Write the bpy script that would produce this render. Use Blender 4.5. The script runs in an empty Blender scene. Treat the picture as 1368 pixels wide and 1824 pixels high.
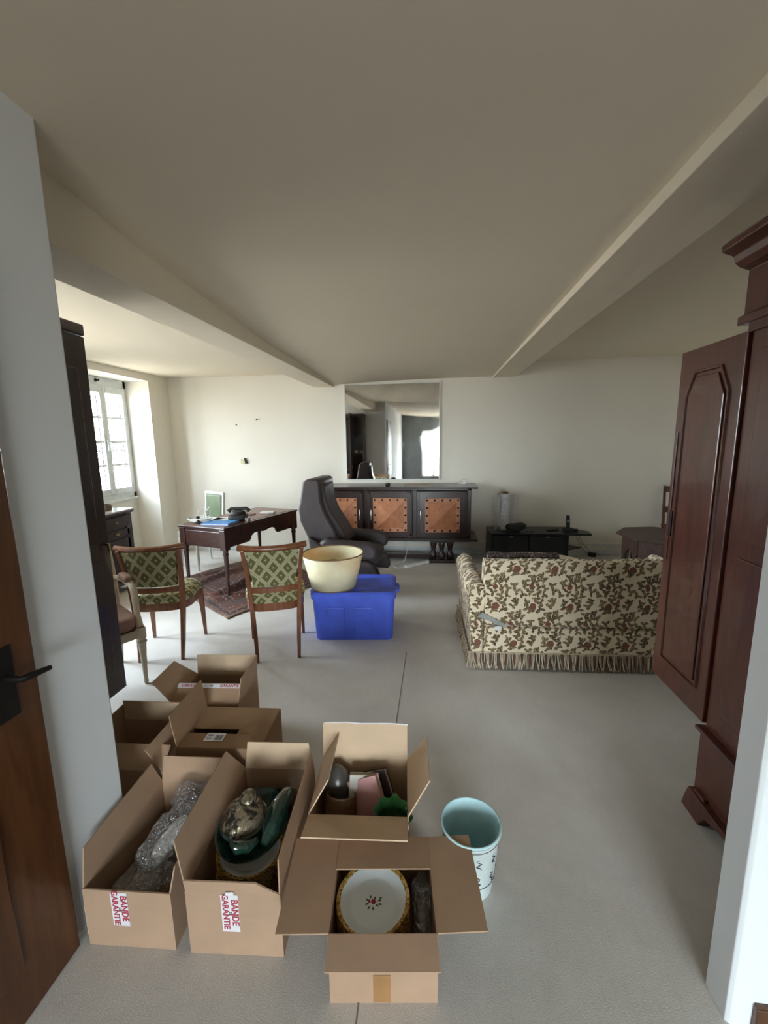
import bpy, math, random
from mathutils import Matrix, Vector, noise
from math import pi, sin, cos, radians as R

random.seed(7)
S = bpy.context.scene
COL = S.collection

# ------------------------------------------------------------------ camera
cam = bpy.data.cameras.new('camera'); camo = bpy.data.objects.new('camera', cam); COL.objects.link(camo)
cam.sensor_fit = 'VERTICAL'; cam.sensor_height = 36.0; cam.lens = 15.0
cam.clip_start = 0.02; cam.clip_end = 200
camo.matrix_world = Matrix(((0.99372912, -0.00424231, 0.1117338, 0.0),
                            (0.11089806, 0.16505758, -0.98002939, 0.0),
                            (-0.01428492, 0.98627481, 0.16449299, 1.6),
                            (0, 0, 0, 1)))
S.camera = camo
# ------------------------------------------------------------------ light
SKY_STRENGTH = 39.0
S.view_settings.view_transform = 'Standard'
S.view_settings.look = 'None'
S.view_settings.exposure = 0.0
S.view_settings.gamma = 1.0
S.view_settings.use_curve_mapping = False
S.cycles.max_bounces = 10
S.cycles.diffuse_bounces = 6
S.cycles.caustics_reflective = False
S.cycles.caustics_refractive = False
S.cycles.transparent_max_bounces = 16
S.cycles.sample_clamp_indirect = 8.0
W = bpy.data.worlds.new('overcast_sky'); S.world = W; W.use_nodes = True
nt = W.node_tree; nt.nodes.clear()
wo = nt.nodes.new('ShaderNodeOutputWorld'); bg = nt.nodes.new('ShaderNodeBackground')
tc = nt.nodes.new('ShaderNodeTexCoord'); sep = nt.nodes.new('ShaderNodeSeparateXYZ')
mr = nt.nodes.new('ShaderNodeMapRange'); mr.inputs[1].default_value = -1; mr.inputs[2].default_value = 1
cr = nt.nodes.new('ShaderNodeValToRGB')
cr.color_ramp.elements[0].position = 0.44; cr.color_ramp.elements[0].color = (0.30, 0.29, 0.26, 1)
cr.color_ramp.elements[1].position = 1.0; cr.color_ramp.elements[1].color = (0.70, 0.84, 1.0, 1)
e = cr.color_ramp.elements.new(0.52); e.color = (0.86, 0.95, 1.0, 1)
nt.links.new(tc.outputs['Generated'], sep.inputs[0]); nt.links.new(sep.outputs[2], mr.inputs[0])
nt.links.new(mr.outputs[0], cr.inputs[0]); nt.links.new(cr.outputs[0], bg.inputs[0])
bg.inputs[1].default_value = SKY_STRENGTH
nt.links.new(bg.outputs[0], wo.inputs[0])

def portal(name, loc, rot, sx, sy):
    l = bpy.data.lights.new(name, 'AREA'); l.shape = 'RECTANGLE'; l.size = sx; l.size_y = sy
    l.cycles.is_portal = True
    o = bpy.data.objects.new(name, l); COL.objects.link(o); o.location = loc; o.rotation_euler = rot
    return o
portal('daylight_portal_left', (-4.255, 5.125, 1.64), (0, -pi/2, 0), 1.3, 0.9)
portal('daylight_portal_added_window', (-4.255, 2.725, 1.42), (0, -pi/2, 0), 1.8, 1.45)  # portal of the unseen near window added for brightness
portal('daylight_portal_hall', (.92, -4.70, 1.09), (pi/2, 0, 0), 2.66, 1.78)

# ------------------------------------------------------------------ builder
class MB:
    def __init__(s): s.v = []; s.f = []; s.M = Matrix.Identity(4)
    def add(s, vs, fs):
        n = len(s.v)
        s.v += [tuple(s.M @ Vector(p)) for p in vs]
        s.f += [tuple(n+i for i in f) for f in fs]
        return s
    def box(s, x0, x1, y0, y1, z0, z1):
        s.add([(x0,y0,z0),(x1,y0,z0),(x1,y1,z0),(x0,y1,z0),(x0,y0,z1),(x1,y0,z1),(x1,y1,z1),(x0,y1,z1)],
              [(0,3,2,1),(4,5,6,7),(0,1,5,4),(1,2,6,5),(2,3,7,6),(3,0,4,7)]); return s
    def hexa(s, b, t):   # bottom 4 pts, top 4 pts (ccw)
        s.add(list(b)+list(t), [(0,3,2,1),(4,5,6,7),(0,1,5,4),(1,2,6,5),(2,3,7,6),(3,0,4,7)]); return s
    def prism(s, poly, a, b, axis='y'):   # 2D polygon extruded along an axis from a to b
        def P(p, t):
            return {'x': (t, p[0], p[1]), 'y': (p[0], t, p[1]), 'z': (p[0], p[1], t)}[axis]
        n = len(poly)
        s.add([P(p, a) for p in poly]+[P(p, b) for p in poly],
              [tuple(range(n))[::-1], tuple(range(n, 2*n))]+[(i, (i+1) % n, n+(i+1) % n, n+i) for i in range(n)]); return s
    def tube(s, pts, r, n=8, caps=True, sq=None):
        pts = [Vector(p) for p in pts]; m = len(pts)
        rs = r if isinstance(r, (list, tuple)) else [r]*m
        t0 = (pts[1]-pts[0]).normalized()
        up = Vector((0,0,1)) if abs(t0.z) < .9 else Vector((1,0,0))
        x = t0.cross(up).normalized(); vs = []
        for i in range(m):
            t = (pts[min(i+1, m-1)]-pts[max(i-1, 0)]).normalized()
            x = (x-t*x.dot(t)).normalized(); y = t.cross(x)
            for k in range(n):
                a = 2*pi*k/n + (pi/n if n == 4 else 0)
                rx, ry = (rs[i] if not isinstance(rs[i], tuple) else rs[i][0]), (rs[i] if not isinstance(rs[i], tuple) else rs[i][1])
                vs.append(pts[i]+x*cos(a)*rx+y*sin(a)*ry)
        fs = [(i*n+k, i*n+(k+1) % n, (i+1)*n+(k+1) % n, (i+1)*n+k) for i in range(m-1) for k in range(n)]
        if caps: fs += [tuple(range(n))[::-1], tuple(range((m-1)*n, m*n))]
        s.add(vs, fs); return s
    def lathe(s, prof, n=24, sx=1, sy=1, capb=False, capt=False):
        vs = [(r*cos(2*pi*k/n)*sx, r*sin(2*pi*k/n)*sy, z) for r, z in prof for k in range(n)]
        fs = [(i*n+k, i*n+(k+1) % n, (i+1)*n+(k+1) % n, (i+1)*n+k) for i in range(len(prof)-1) for k in range(n)]
        if capb: fs.append(tuple(range(n))[::-1])
        if capt: fs.append(tuple(range((len(prof)-1)*n, len(prof)*n)))
        s.add(vs, fs); return s
    def pillow(s, c, sz, e=0.35, nu=24, nv=12, wob=0.0, seed=0, freq=8):   # superellipsoid
        def sp(a, p): return math.copysign(abs(a)**p, a)
        vs = []
        for j in range(nv+1):
            th = -pi/2+pi*j/nv
            for i in range(nu):
                ph = 2*pi*i/nu
                p = Vector((sp(cos(th), e)*sp(cos(ph), e)*sz[0]/2, sp(cos(th), e)*sp(sin(ph), e)*sz[1]/2, sp(sin(th), e)*sz[2]/2))
                if wob:
                    p *= 1+wob*noise.noise(p*freq+Vector((seed*3.1, seed, 0)))
                vs.append(p+Vector(c))
        fs = [(j*nu+i, j*nu+(i+1) % nu, (j+1)*nu+(i+1) % nu, (j+1)*nu+i) for j in range(nv) for i in range(nu)]
        s.add(vs, fs); return s
    def grid(s, fn, nu, nv, thick=None):
        vs = [fn(i/nu, j/nv) for j in range(nv+1) for i in range(nu+1)]
        w = nu+1
        fs = [(j*w+i, j*w+i+1, (j+1)*w+i+1, (j+1)*w+i) for j in range(nv) for i in range(nu)]
        s.add(vs, fs); return s
    def build(s, name, m, parent=None, smooth=None, bevel=0, sub=0, solid=0):
        me = bpy.data.meshes.new(name); me.from_pydata(s.v, [], s.f); me.update()
        if smooth is not None:
            me.polygons.foreach_set('use_smooth', [True]*len(me.polygons))
            me.set_sharp_from_angle(angle=R(smooth))
        me.materials.append(m)
        o = bpy.data.objects.new(name, me); COL.objects.link(o)
        if parent: o.parent = parent
        if solid:
            d = o.modifiers.new('solid', 'SOLIDIFY'); d.thickness = solid; d.offset = 0
        if bevel:
            d = o.modifiers.new('bevel', 'BEVEL'); d.width = bevel; d.segments = 2; d.limit_method = 'ANGLE'
        if sub:
            d = o.modifiers.new('sub', 'SUBSURF'); d.levels = sub; d.render_levels = sub
        return o

def bx(*a): return MB().box(*a)
def tag(o, label, cat, group=None):
    o['label'] = label; o['category'] = cat
    if group: o['group'] = group
    return o
def thing(name, label, cat, loc=(0,0,0), rz=0, group=None):
    o = bpy.data.objects.new(name, None); COL.objects.link(o); o.empty_display_size = .1
    o.location = loc; o.rotation_euler = (0, 0, rz)
    return tag(o, label, cat, group)
def struct(o): o['kind'] = 'structure'; return o
def dup(root, loc, rz, label):
    def cp(o, p):
        c = o.copy(); COL.objects.link(c); c.parent = p
        for ch in list(o.children): cp(ch, c)
        return c
    r = cp(root, None); r.location = loc; r.rotation_euler = (0, 0, rz); r['label'] = label
    return r
def share(o, parent, loc=(0,0,0), rot=(0,0,0), scale=(1,1,1)):
    c = o.copy(); COL.objects.link(c); c.parent = parent; c.location = loc; c.rotation_euler = rot; c.scale = scale
    return c
def text(name, body, size, m, parent, loc, rot, ext=.0004):
    cu = bpy.data.curves.new(name, 'FONT'); cu.body = body; cu.size = size; cu.extrude = ext
    cu.align_x = 'CENTER'; cu.align_y = 'CENTER'; cu.materials.append(m)
    cu.offset = size*.02
    tmp = bpy.data.objects.new(name, cu); me = bpy.data.meshes.new_from_object(tmp); bpy.data.objects.remove(tmp)
    o = bpy.data.objects.new(name, me); COL.objects.link(o); o.parent = parent; o.location = loc; o.rotation_euler = rot
    return o

# ------------------------------------------------------------------ materials
def rgb(r, g, b):   # sRGB 0-255 to linear
    def f(c):
        c /= 255; return c/12.92 if c <= .04045 else ((c+.055)/1.055)**2.4
    return (f(r), f(g), f(b), 1)
class NM:
    def __init__(s, name, rough=.6, **kw):
        s.m = bpy.data.materials.new(name); s.m.use_nodes = True; s.t = s.m.node_tree
        s.b = s.t.nodes['Principled BSDF']; s.b.inputs['Roughness'].default_value = rough
        for k, v in kw.items(): s.b.inputs[k.replace('_', ' ')].default_value = v
        s.co = None
    def n(s, t, **kw):
        x = s.t.nodes.new(t)
        for k, v in kw.items(): setattr(x, k, v)
        return x
    def l(s, a, b): s.t.links.new(a, b)
    def coord(s, scale=(1,1,1), rot=(0,0,0), kind='Object'):
        if s.co is None: s.co = s.n('ShaderNodeTexCoord')
        mp = s.n('ShaderNodeMapping'); mp.inputs['Scale'].default_value = scale; mp.inputs['Rotation'].default_value = rot
        s.l(s.co.outputs[kind], mp.inputs[0]); return mp.outputs[0]
    def noise(s, vec, scale, detail=4, rough=.55, dist=0):
        x = s.n('ShaderNodeTexNoise'); x.inputs['Scale'].default_value = scale; x.inputs['Detail'].default_value = detail
        x.inputs['Roughness'].default_value = rough; x.inputs['Distortion'].default_value = dist
        if vec is not None: s.l(vec, x.inputs['Vector'])
        return x.outputs[0]
    def ramp(s, fac, stops, interp='LINEAR'):
        x = s.n('ShaderNodeValToRGB'); r = x.color_ramp; r.interpolation = interp
        r.elements[0].position = stops[0][0]; r.elements[0].color = stops[0][1]
        r.elements[1].position = stops[1][0]; r.elements[1].color = stops[1][1]
        for p, c in stops[2:]:
            e = r.elements.new(p); e.color = c
        s.l(fac, x.inputs[0]); return x.outputs[0]
    def math(s, op, a, b=None, c=None):
        x = s.n('ShaderNodeMath', operation=op)
        for i, v in enumerate((a, b, c)):
            if v is None: continue
            if isinstance(v, (int, float)): x.inputs[i].default_value = v
            else: s.l(v, x.inputs[i])
        return x.outputs[0]
    def mix(s, fac, a, b):
        x = s.n('ShaderNodeMix', data_type='RGBA')
        for k, v in ((0, fac), (6, a), (7, b)):
            if isinstance(v, (int, float, tuple)): x.inputs[k].default_value = v
            else: s.l(v, x.inputs[k])
        return x.outputs[2]
    def color(s, c): s.l(c, s.b.inputs['Base Color']) if not isinstance(c, tuple) else setattr(s.b.inputs['Base Color'], 'default_value', c); return s
    def bump(s, h, strength=.2, dist=.01):
        x = s.n('ShaderNodeBump'); x.inputs['Strength'].default_value = strength; x.inputs['Distance'].default_value = dist
        s.l(h, x.inputs['Height']); s.l(x.outputs[0], s.b.inputs['Normal']); return s
W1 = (1,1,1,1); K0 = (0,0,0,1)
def plain(name, c, rough=.5, **kw):
    m = NM(name, rough, **kw); v = m.coord(); n = m.noise(v, 9, 5)
    d = tuple(x*.82 for x in c[:3])+(1,)
    m.color(m.ramp(n, [(.35, d), (.65, c)])); return m.m
def wood(name, c1, c2, rough=.35, scale=(14,14,1.6), dist=1.2, coat=0):
    m = NM(name, rough); v = m.coord(scale)
    n = m.noise(v, 2.2, 6, .6, dist)
    n2 = m.noise(m.coord(tuple(x*4 for x in scale)), 5, 3)
    f = m.math('ADD', m.math('MULTIPLY', n, .8), m.math('MULTIPLY', n2, .2))
    m.color(m.ramp(f, [(.34, c1), (.66, c2)])); m.bump(n2, .05, .002)
    m.b.inputs['Coat Weight'].default_value = coat; return m.m
def plaster(name, c, mott=.9):
    m = NM(name, .9); v = m.coord()
    n = m.noise(v, 1.3, 6, .6); n2 = m.noise(v, 60, 4)
    m.color(m.ramp(n, [(.3, tuple(x*mott for x in c[:3])+(1,)), (.7, c)])); m.bump(n2, .08, .004); return m.m

M_wall = plaster('cream_wall_paint', (.86,.82,.735,1), .96)
M_ceil = plaster('ceiling_paint', (.79,.71,.58,1), .97)
M_hall = plaster('white_paint', (.74,.76,.77,1), .96)
def carpet():
    m = NM('carpet', .95); v = m.coord()
    a = m.noise(v, 2.0, 6, .62, .4); b = m.noise(v, 240, 2); c = m.noise(m.coord((40, 3, 1)), 3, 3)
    f = m.math('ADD', m.math('MULTIPLY', a, .6), m.math('ADD', m.math('MULTIPLY', b, .25), m.math('MULTIPLY', c, .15)))
    m.color(m.ramp(f, [(.3, (.50,.475,.44,1)), (.7, (.69,.665,.63,1))])); m.bump(b, .22, .003); return m.m
M_carpet = carpet()
M_redwood = wood('mahogany', (.046,.010,.006,1), (.100,.025,.014,1), .33, (9,9,1.1), 1.5, .25)
M_darkwood = wood('dark_wood', (.014,.005,.005,1), (.034,.013,.012,1), .38, (10,10,1.2), 1.2, .2)
M_sidewood = wood('stained_oak', (.016,.007,.006,1), (.040,.018,.014,1), .3, (1.5,12,12), 1.0, .3)
M_deskwood = wood('desk_mahogany', (.022,.008,.006,1), (.055,.020,.014,1), .3, (12,2,12), 1.0, .3)
M_chairwood = wood('chair_cherry', (.13,.042,.016,1), (.24,.085,.034,1), .35, (14,14,2), 1.0, .2)
M_doorwood = wood('door_wood', (.052,.016,.004,1), (.105,.036,.009,1), .4, (10,10,.9), 1.5, .15)
M_tablewood = wood('side_table_wood', (.045,.022,.016,1), (.10,.052,.038,1), .5, (10,10,3), 1.2)
M_black = plain('black_lacquer', (.008,.009,.012,1), .35)
M_metal = plain('dark_iron', (.03,.028,.026,1), .45, Metallic=.8)
M_brass = plain('brass', (.38,.26,.10,1), .35, Metallic=1.0)
M_steel = plain('grey_steel', (.45,.45,.45,1), .35, Metallic=1.0)
M_white = plain('white_lacquer', (.78,.80,.80,1), .4)
M_pvc = plain('window_white', (.74,.77,.78,1), .35)
M_blue = plain('blue_plastic', (.075,.135,.74,1), .38)
M_darkcloth = plain('dark_brown_leather', (.046,.034,.036,1), .5)
M_cream = plain('cream_painted_wood', (.60,.53,.41,1), .45)
M_pinkcloth = plain('faded_pink_velvet', (.34,.21,.17,1), .85)
M_redcloth = plain('dark_red_leather', (.10,.025,.018,1), .5)
M_greencloth = plain('green_leather', (.17,.22,.125,1), .5)
M_deskleather = plain('red_desk_leather', (.16,.055,.035,1), .32)
def leather():
    m = NM('tan_leather', .42); v = m.coord(); n = m.noise(v, 18, 6); n2 = m.noise(v, 140, 3)
    m.color(m.ramp(n, [(.3, (.36,.135,.060,1)), (.7, (.50,.205,.10,1))])); m.bump(n2, .15, .002); return m.m
M_leather = leather()
def cardboard(name, c, k=.84):
    m = NM(name, .85); v = m.coord(); n = m.noise(v, 7, 5); w = m.noise(m.coord((3, 3, 120)), 4, 2)
    f = m.math('ADD', m.math('MULTIPLY', n, .75), m.math('MULTIPLY', w, .25))
    m.color(m.ramp(f, [(.3, tuple(x*k for x in c[:3])+(1,)), (.7, c)])); m.bump(w, .06, .002); return m.m
M_card = cardboard('cardboard', (.43,.28,.18,1))
M_card2 = cardboard('cardboard_pale', (.64,.465,.31,1))
M_card3 = cardboard('cardboard_dark', (.33,.20,.11,1))
M_tape = plain('white_paper_tape', (.80,.78,.80,1), .45)
M_btape = plain('brown_tape', (.36,.19,.075,1), .3)
M_red = plain('red_print', (.42,.03,.06,1), .6)
M_ink = plain('dark_ink', (.02,.018,.03,1), .6)
def diamond():
    m = NM('diamond_weave', .9); v = m.coord()
    sp = m.n('ShaderNodeSeparateXYZ'); m.l(v, sp.inputs[0])
    k = 10.0
    yy = m.math('ADD', sp.outputs[1], sp.outputs[2])
    u = m.math('MULTIPLY', m.math('ADD', sp.outputs[0], m.math('MULTIPLY', yy, 1.0)), k)
    w = m.math('MULTIPLY', m.math('SUBTRACT', sp.outputs[0], m.math('MULTIPLY', yy, 1.0)), k)
    fu = m.math('ABSOLUTE', m.math('SUBTRACT', m.math('FRACT', u), .5)); fw = m.math('ABSOLUTE', m.math('SUBTRACT', m.math('FRACT', w), .5))
    mx = m.math('MAXIMUM', fu, fw)
    cream = (.56,.51,.33,1); green = (.085,.082,.024,1); mid = (.20,.19,.075,1)
    c = m.ramp(mx, [(0, cream), (.05, mid), (.10, green), (.335, mid), (.365, cream), (.405, mid), (.435, cream), (.475, mid)], 'CONSTANT')
    n = m.noise(v, 300, 2)
    m.color(m.mix(m.math('MULTIPLY', n, .35), c, (.25,.23,.12,1))); m.bump(n, .3, .002); return m.m
M_diamond = diamond()
def floral():
    m = NM('floral_velvet', .95); v0 = m.coord()
    sp = m.n('ShaderNodeSeparateXYZ'); m.l(v0, sp.inputs[0])
    cb = m.n('ShaderNodeCombineXYZ')
    m.l(m.math('SUBTRACT', sp.outputs[0], sp.outputs[1]), cb.inputs[0]); m.l(m.math('ADD', sp.outputs[2], m.math('MULTIPLY', sp.outputs[1], .6)), cb.inputs[1])
    v = cb.outputs[0]
    def warp(amt, sc):
        dn = m.n('ShaderNodeTexNoise'); dn.inputs['Scale'].default_value = sc; dn.inputs['Detail'].default_value = 2; m.l(v, dn.inputs['Vector'])
        x = m.n('ShaderNodeVectorMath', operation='MULTIPLY_ADD'); m.l(dn.outputs['Color'], x.inputs[0])
        x.inputs[1].default_value = (amt,)*3; m.l(v, x.inputs[2]); return x.outputs[0]
    TX, TY = .25, .27
    s2 = m.n('ShaderNodeSeparateXYZ'); m.l(warp(.026, 42), s2.inputs[0])
    row = m.math('FLOOR', m.math('DIVIDE', s2.outputs[1], TY))
    fu = m.math('MULTIPLY', m.math('FRACT', m.math('ADD', m.math('DIVIDE', s2.outputs[0], TX), m.math('MULTIPLY', row, .5))), TX)
    fv = m.math('MULTIPLY', m.math('FRACT', m.math('DIVIDE', s2.outputs[1], TY)), TY)
    tile = m.n('ShaderNodeCombineXYZ'); m.l(fu, tile.inputs[0]); m.l(fv, tile.inputs[1])
    def motif(cx, cy, ang, l, w, rnd=False):
        mp = m.n('ShaderNodeMapping', vector_type='TEXTURE'); mp.inputs['Location'].default_value = (cx, cy, 0)
        mp.inputs['Rotation'].default_value = (0, 0, ang); mp.inputs['Scale'].default_value = (l, w, 1)
        m.l(tile.outputs[0], mp.inputs[0]); q = m.n('ShaderNodeSeparateXYZ'); m.l(mp.outputs[0], q.inputs[0])
        u2 = m.math('MULTIPLY', q.outputs[0], q.outputs[0])
        if rnd: return m.math('ADD', u2, m.math('MULTIPLY', q.outputs[1], q.outputs[1]))
        return m.math('ADD', u2, m.math('ABSOLUTE', q.outputs[1]))
    rr = random.Random(4); pts = []
    flowers = [(.075, .205, .025), (.185, .075, .019)]
    for gx in range(5):
        for gy in range(5):
            p = ((gx+.5)*TX/5+rr.uniform(-.016, .016), (gy+.5+(.4 if gx % 2 else -.1))*TY/5+rr.uniform(-.014, .014))
            if all(math.hypot(p[0]-q[0], p[1]-q[1]) > q[2]+.010 for q in flowers): pts.append(p)
    dmin = None
    for (x, y) in pts:
        a = rr.uniform(0, 6.28)
        for da, l in ((0, .025), (rr.uniform(1.3, 2.3), .020), (rr.uniform(-2.3, -1.3), .018)):
            e_ = motif(x+cos(a+da)*l*.72, y+sin(a+da)*l*.72, a+da, l, .0115)
            dmin = e_ if dmin is None else m.math('MINIMUM', dmin, e_)
    lf = m.ramp(dmin, [(.86, W1), (.98, K0)])
    veins = m.ramp(m.noise(v, 130, 1), [(.34, (.35,)*3+(1,)), (.42, W1)])
    lf = m.math('MULTIPLY', lf, veins)
    cream = (.80,.68,.50,1)
    leafc = m.mix(m.ramp(m.noise(v, 13, 2), [(.4, K0), (.6, W1)]), (.085,.056,.022,1), (.20,.14,.06,1))
    c = m.mix(lf, cream, leafc)
    for x, y, r in flowers:
        e_ = motif(x, y, .3, r, r*1.1, True)
        c = m.mix(m.ramp(e_, [(.80, W1), (.98, K0)]), c, m.mix(m.noise(v, 55, 2), (.12,.042,.028,1), (.27,.115,.075,1)))
    m.color(c); m.bump(m.noise(v0, 260, 2), .25, .003)
    m.b.inputs['Sheen Weight'].default_value = .2
    return m.m
M_floral = floral()
def rugmat():
    m = NM('persian_rug', .95); v = m.coord(kind='UV')
    sp = m.n('ShaderNodeSeparateXYZ'); m.l(v, sp.inputs[0])
    eu = m.math('MINIMUM', sp.outputs[0], m.math('SUBTRACT', 1, sp.outputs[0]))
    ev = m.math('MINIMUM', sp.outputs[1], m.math('SUBTRACT', 1, sp.outputs[1]))
    ed = m.math('MINIMUM', eu, ev)
    field = m.ramp(ed, [(0, (.24,.15,.10,1)), (.03, (.045,.026,.028,1)), (.055, (.22,.12,.085,1)), (.075, (.15,.045,.032,1)), (.15, (.05,.035,.04,1)), (.175, (.20,.12,.085,1)), (.19, (.12,.040,.030,1))], 'CONSTANT')
    big = m.ramp(m.noise(v, 5, 2), [(.42, K0), (.5, W1)])
    field = m.mix(m.math('MULTIPLY', big, .55), field, (.085,.060,.065,1))
    vo = m.n('ShaderNodeTexVoronoi'); vo.inputs['Scale'].default_value = 44; vo.inputs['Randomness'].default_value = .6; m.l(v, vo.inputs['Vector'])
    mo = m.ramp(vo.outputs['Distance'], [(.30, W1), (.36, K0)])
    vc = m.ramp(vo.outputs['Color'], [(.25, (.28,.19,.13,1)), (.5, (.035,.03,.045,1)), (.68, (.25,.075,.05,1))], 'CONSTANT')
    c = m.mix(mo, field, vc)
    m.color(m.mix(m.math('MULTIPLY', m.noise(v, 90, 3), .5), c, (.10,.07,.06,1))); m.bump(m.noise(v, 300, 2), .4, .004); return m.m
M_rug = rugmat()
def porcelain(name, rad):
    m = NM(name, .12); v = m.coord()
    sp = m.n('ShaderNodeSeparateXYZ'); m.l(v, sp.inputs[0])
    r = m.math('SQRT', m.math('ADD', m.math('POWER', sp.outputs[0], 2), m.math('POWER', sp.outputs[1], 2)))
    rr = m.math('DIVIDE', r, rad)
    rr = m.math('ADD', rr, m.math('MULTIPLY', m.math('SUBTRACT', m.noise(v, 95, 2), .5), .06))
    ring = m.ramp(rr, [(.885, K0), (.90, W1)])
    gold = m.ramp(m.noise(v, 130, 3), [(.35, (.14,.065,.012,1)), (.5, (.46,.24,.045,1)), (.65, (.62,.42,.16,1))])
    gold = m.mix(m.ramp(m.noise(v, 70, 1), [(.60, K0), (.64, W1)]), gold, (.10,.12,.04,1))
    c = m.mix(ring, (.74,.80,.82,1), gold)
    m.color(c); return m.m
M_plate = porcelain('gold_rim_porcelain', .113)
def bubble(name, a, tint=(.80,.82,.86,1), k=90, dif=.10):
    m = NM(name, .12); t = m.t; v = m.coord()
    vo = m.n('ShaderNodeTexVoronoi'); vo.inputs['Scale'].default_value = k; m.l(v, vo.inputs['Vector'])
    h = m.ramp(vo.outputs['Distance'], [(.2, W1), (.5, K0)])
    h = m.math('ADD', h, m.math('MULTIPLY', m.noise(v, 26, 3, .6, 1.0), 5))
    bp = m.n('ShaderNodeBump'); bp.inputs['Strength'].default_value = 1.0; bp.inputs['Distance'].default_value = .012; m.l(h, bp.inputs['Height'])
    tr = m.n('ShaderNodeBsdfTransparent'); gl = m.n('ShaderNodeBsdfGlossy'); df = m.n('ShaderNodeBsdfDiffuse')
    gl.inputs['Roughness'].default_value = .16; gl.inputs['Color'].default_value = (.9,.92,.95,1); df.inputs['Color'].default_value = tint
    m.l(bp.outputs[0], gl.inputs['Normal']); m.l(bp.outputs[0], df.inputs['Normal'])
    a1 = m.n('ShaderNodeMixShader'); a1.inputs[0].default_value = dif; m.l(gl.outputs[0], a1.inputs[1]); m.l(df.outputs[0], a1.inputs[2])
    a2 = m.n('ShaderNodeMixShader'); a2.inputs[0].default_value = a; m.l(tr.outputs[0], a2.inputs[1]); m.l(a1.outputs[0], a2.inputs[2])
    out = [x for x in t.nodes if x.type == 'OUTPUT_MATERIAL'][0]; m.l(a2.outputs[0], out.inputs[0])
    return m.m
M_bubble = bubble('bubble_wrap', .34, (.62,.62,.64,1), 90, .3)
M_film = bubble('stretch_film', .5, (.82,.85,.90,1), 30, .5)
def glazed():
    m = NM('green_glaze', .08, Coat_Weight=.6); v = m.coord(); n = m.noise(v, 14, 4, .6, .8)
    m.color(m.ramp(n, [(.35, (.004,.014,.010,1)), (.7, (.016,.050,.034,1))])); return m.m
M_glaze = glazed()
def bronze():
    m = NM('embossed_bronze', .3, Metallic=.75); v = m.coord(); n = m.noise(v, 22, 4, .6, 1.5)
    m.color(m.ramp(n, [(.42, (.05,.045,.035,1)), (.52, (.36,.30,.21,1))])); m.bump(n, .8, .01); return m.m
M_bronze = bronze()
def shade():
    m = NM('parchment_shade', .6, Transmission_Weight=.0); v = m.coord(); n = m.noise(v, 6, 6, .6)
    m.color(m.ramp(n, [(.3, (.72,.60,.38,1)), (.7, (.86,.75,.54,1))]))
    m.b.inputs['Subsurface Weight'].default_value = .15; return m.m
M_shade = shade()
M_shaderim = plain('shade_braid', (.22,.13,.05,1), .8)
def mirror():
    m = NM('old_mirror', .03, Metallic=1.0); v = m.coord()
    n = m.noise(v, 2.4, 6, .65, .6)
    m.color(m.ramp(n, [(.3, (.72,.70,.66,1)), (.6, (.86,.86,.84,1))]))
    m.l(m.ramp(n, [(.5, (.02,)*3+(1,)), (.8, (.10,)*3+(1,))]), m.b.inputs['Roughness']); return m.m
M_mirror = mirror()
def glass():
    m = bpy.data.materials.new('window_glass'); m.use_nodes = True; t = m.node_tree; t.nodes.clear()
    o = t.nodes.new('ShaderNodeOutputMaterial'); tr = t.nodes.new('ShaderNodeBsdfTransparent'); gl = t.nodes.new('ShaderNodeBsdfGlossy'); mx = t.nodes.new('ShaderNodeMixShader')
    mx.inputs[0].default_value = .03; gl.inputs['Roughness'].default_value = .01
    tr.inputs[0].default_value = (.98,.99,.99,1)
    t.links.new(tr.outputs[0], mx.inputs[1]); t.links.new(gl.outputs[0], mx.inputs[2]); t.links.new(mx.outputs[0], o.inputs[0]); return m
M_glass = glass()
M_fur = NM('grey_brown_fur', .95); M_fur.color(M_fur.ramp(M_fur.noise(M_fur.coord(), 70, 3), [(.4, (.035,.025,.024,1)), (.6, (.20,.155,.13,1))])); M_fur = M_fur.m
M_fringe = plain('cream_fringe', (.62,.52,.38,1), .9)
M_fringe2 = plain('brown_fringe', (.17,.085,.05,1), .9)
M_tub_out = plain('pale_tin', (.62,.70,.68,1), .35)
M_tub_in = plain('pale_blue_enamel', (.53,.77,.80,1), .35)
M_paper = plain('paper', (.75,.74,.70,1), .7)
M_bluefolder = plain('blue_folder', (.06,.25,.58,1), .45)
M_cable = plain('white_cable', (.70,.70,.68,1), .5)
M_greycable = plain('grey_cable', (.30,.30,.30,1), .6)
M_rubber = plain('black_rubber', (.012,.012,.012,1), .6)
M_graymarble = plain('white_marble', (.55,.55,.53,1), .15)
M_pink = plain('pink_book_cloth', (.62,.33,.31,1), .7)
M_whitebook = plain('cream_book_cloth', (.62,.60,.53,1), .7)
M_pages = plain('book_pages', (.52,.42,.30,1), .9)
M_greenglass = NM('green_glass', .1, Coat_Weight=.5).color((.010,.038,.010,1)).m
M_basket = wood('woven_brown', (.06,.028,.010,1), (.17,.085,.035,1), .6, (3,3,60), 1)
M_brownpot = plain('brown_clay', (.13,.07,.04,1), .6)
M_liner = plain('grey_lining', (.32,.29,.26,1), .9)
M_bark = plain('tree_bark', (.10,.085,.06,1), .9)
M_leaf = plain('yellow_green_leaves', (.30,.32,.08,1), .8)

# ================================================================== STRUCTURE
def lerp_tab(tab, x):
    if x <= tab[0][0]: return tab[0][1]
    for (a, b), (c, d) in zip(tab, tab[1:]):
        if x <= c:
            t = (x-a)/(c-a); t = t*t*(3-2*t)*.4+t*.6
            return b+(d-b)*t
    return tab[-1][1]
XL, XR, YB = -3.81, 3.6, 6.0
fl = struct(bx(-4.3, 3.8, .70, 6.3, -.1, 0).build('floor', M_carpet))
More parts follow.
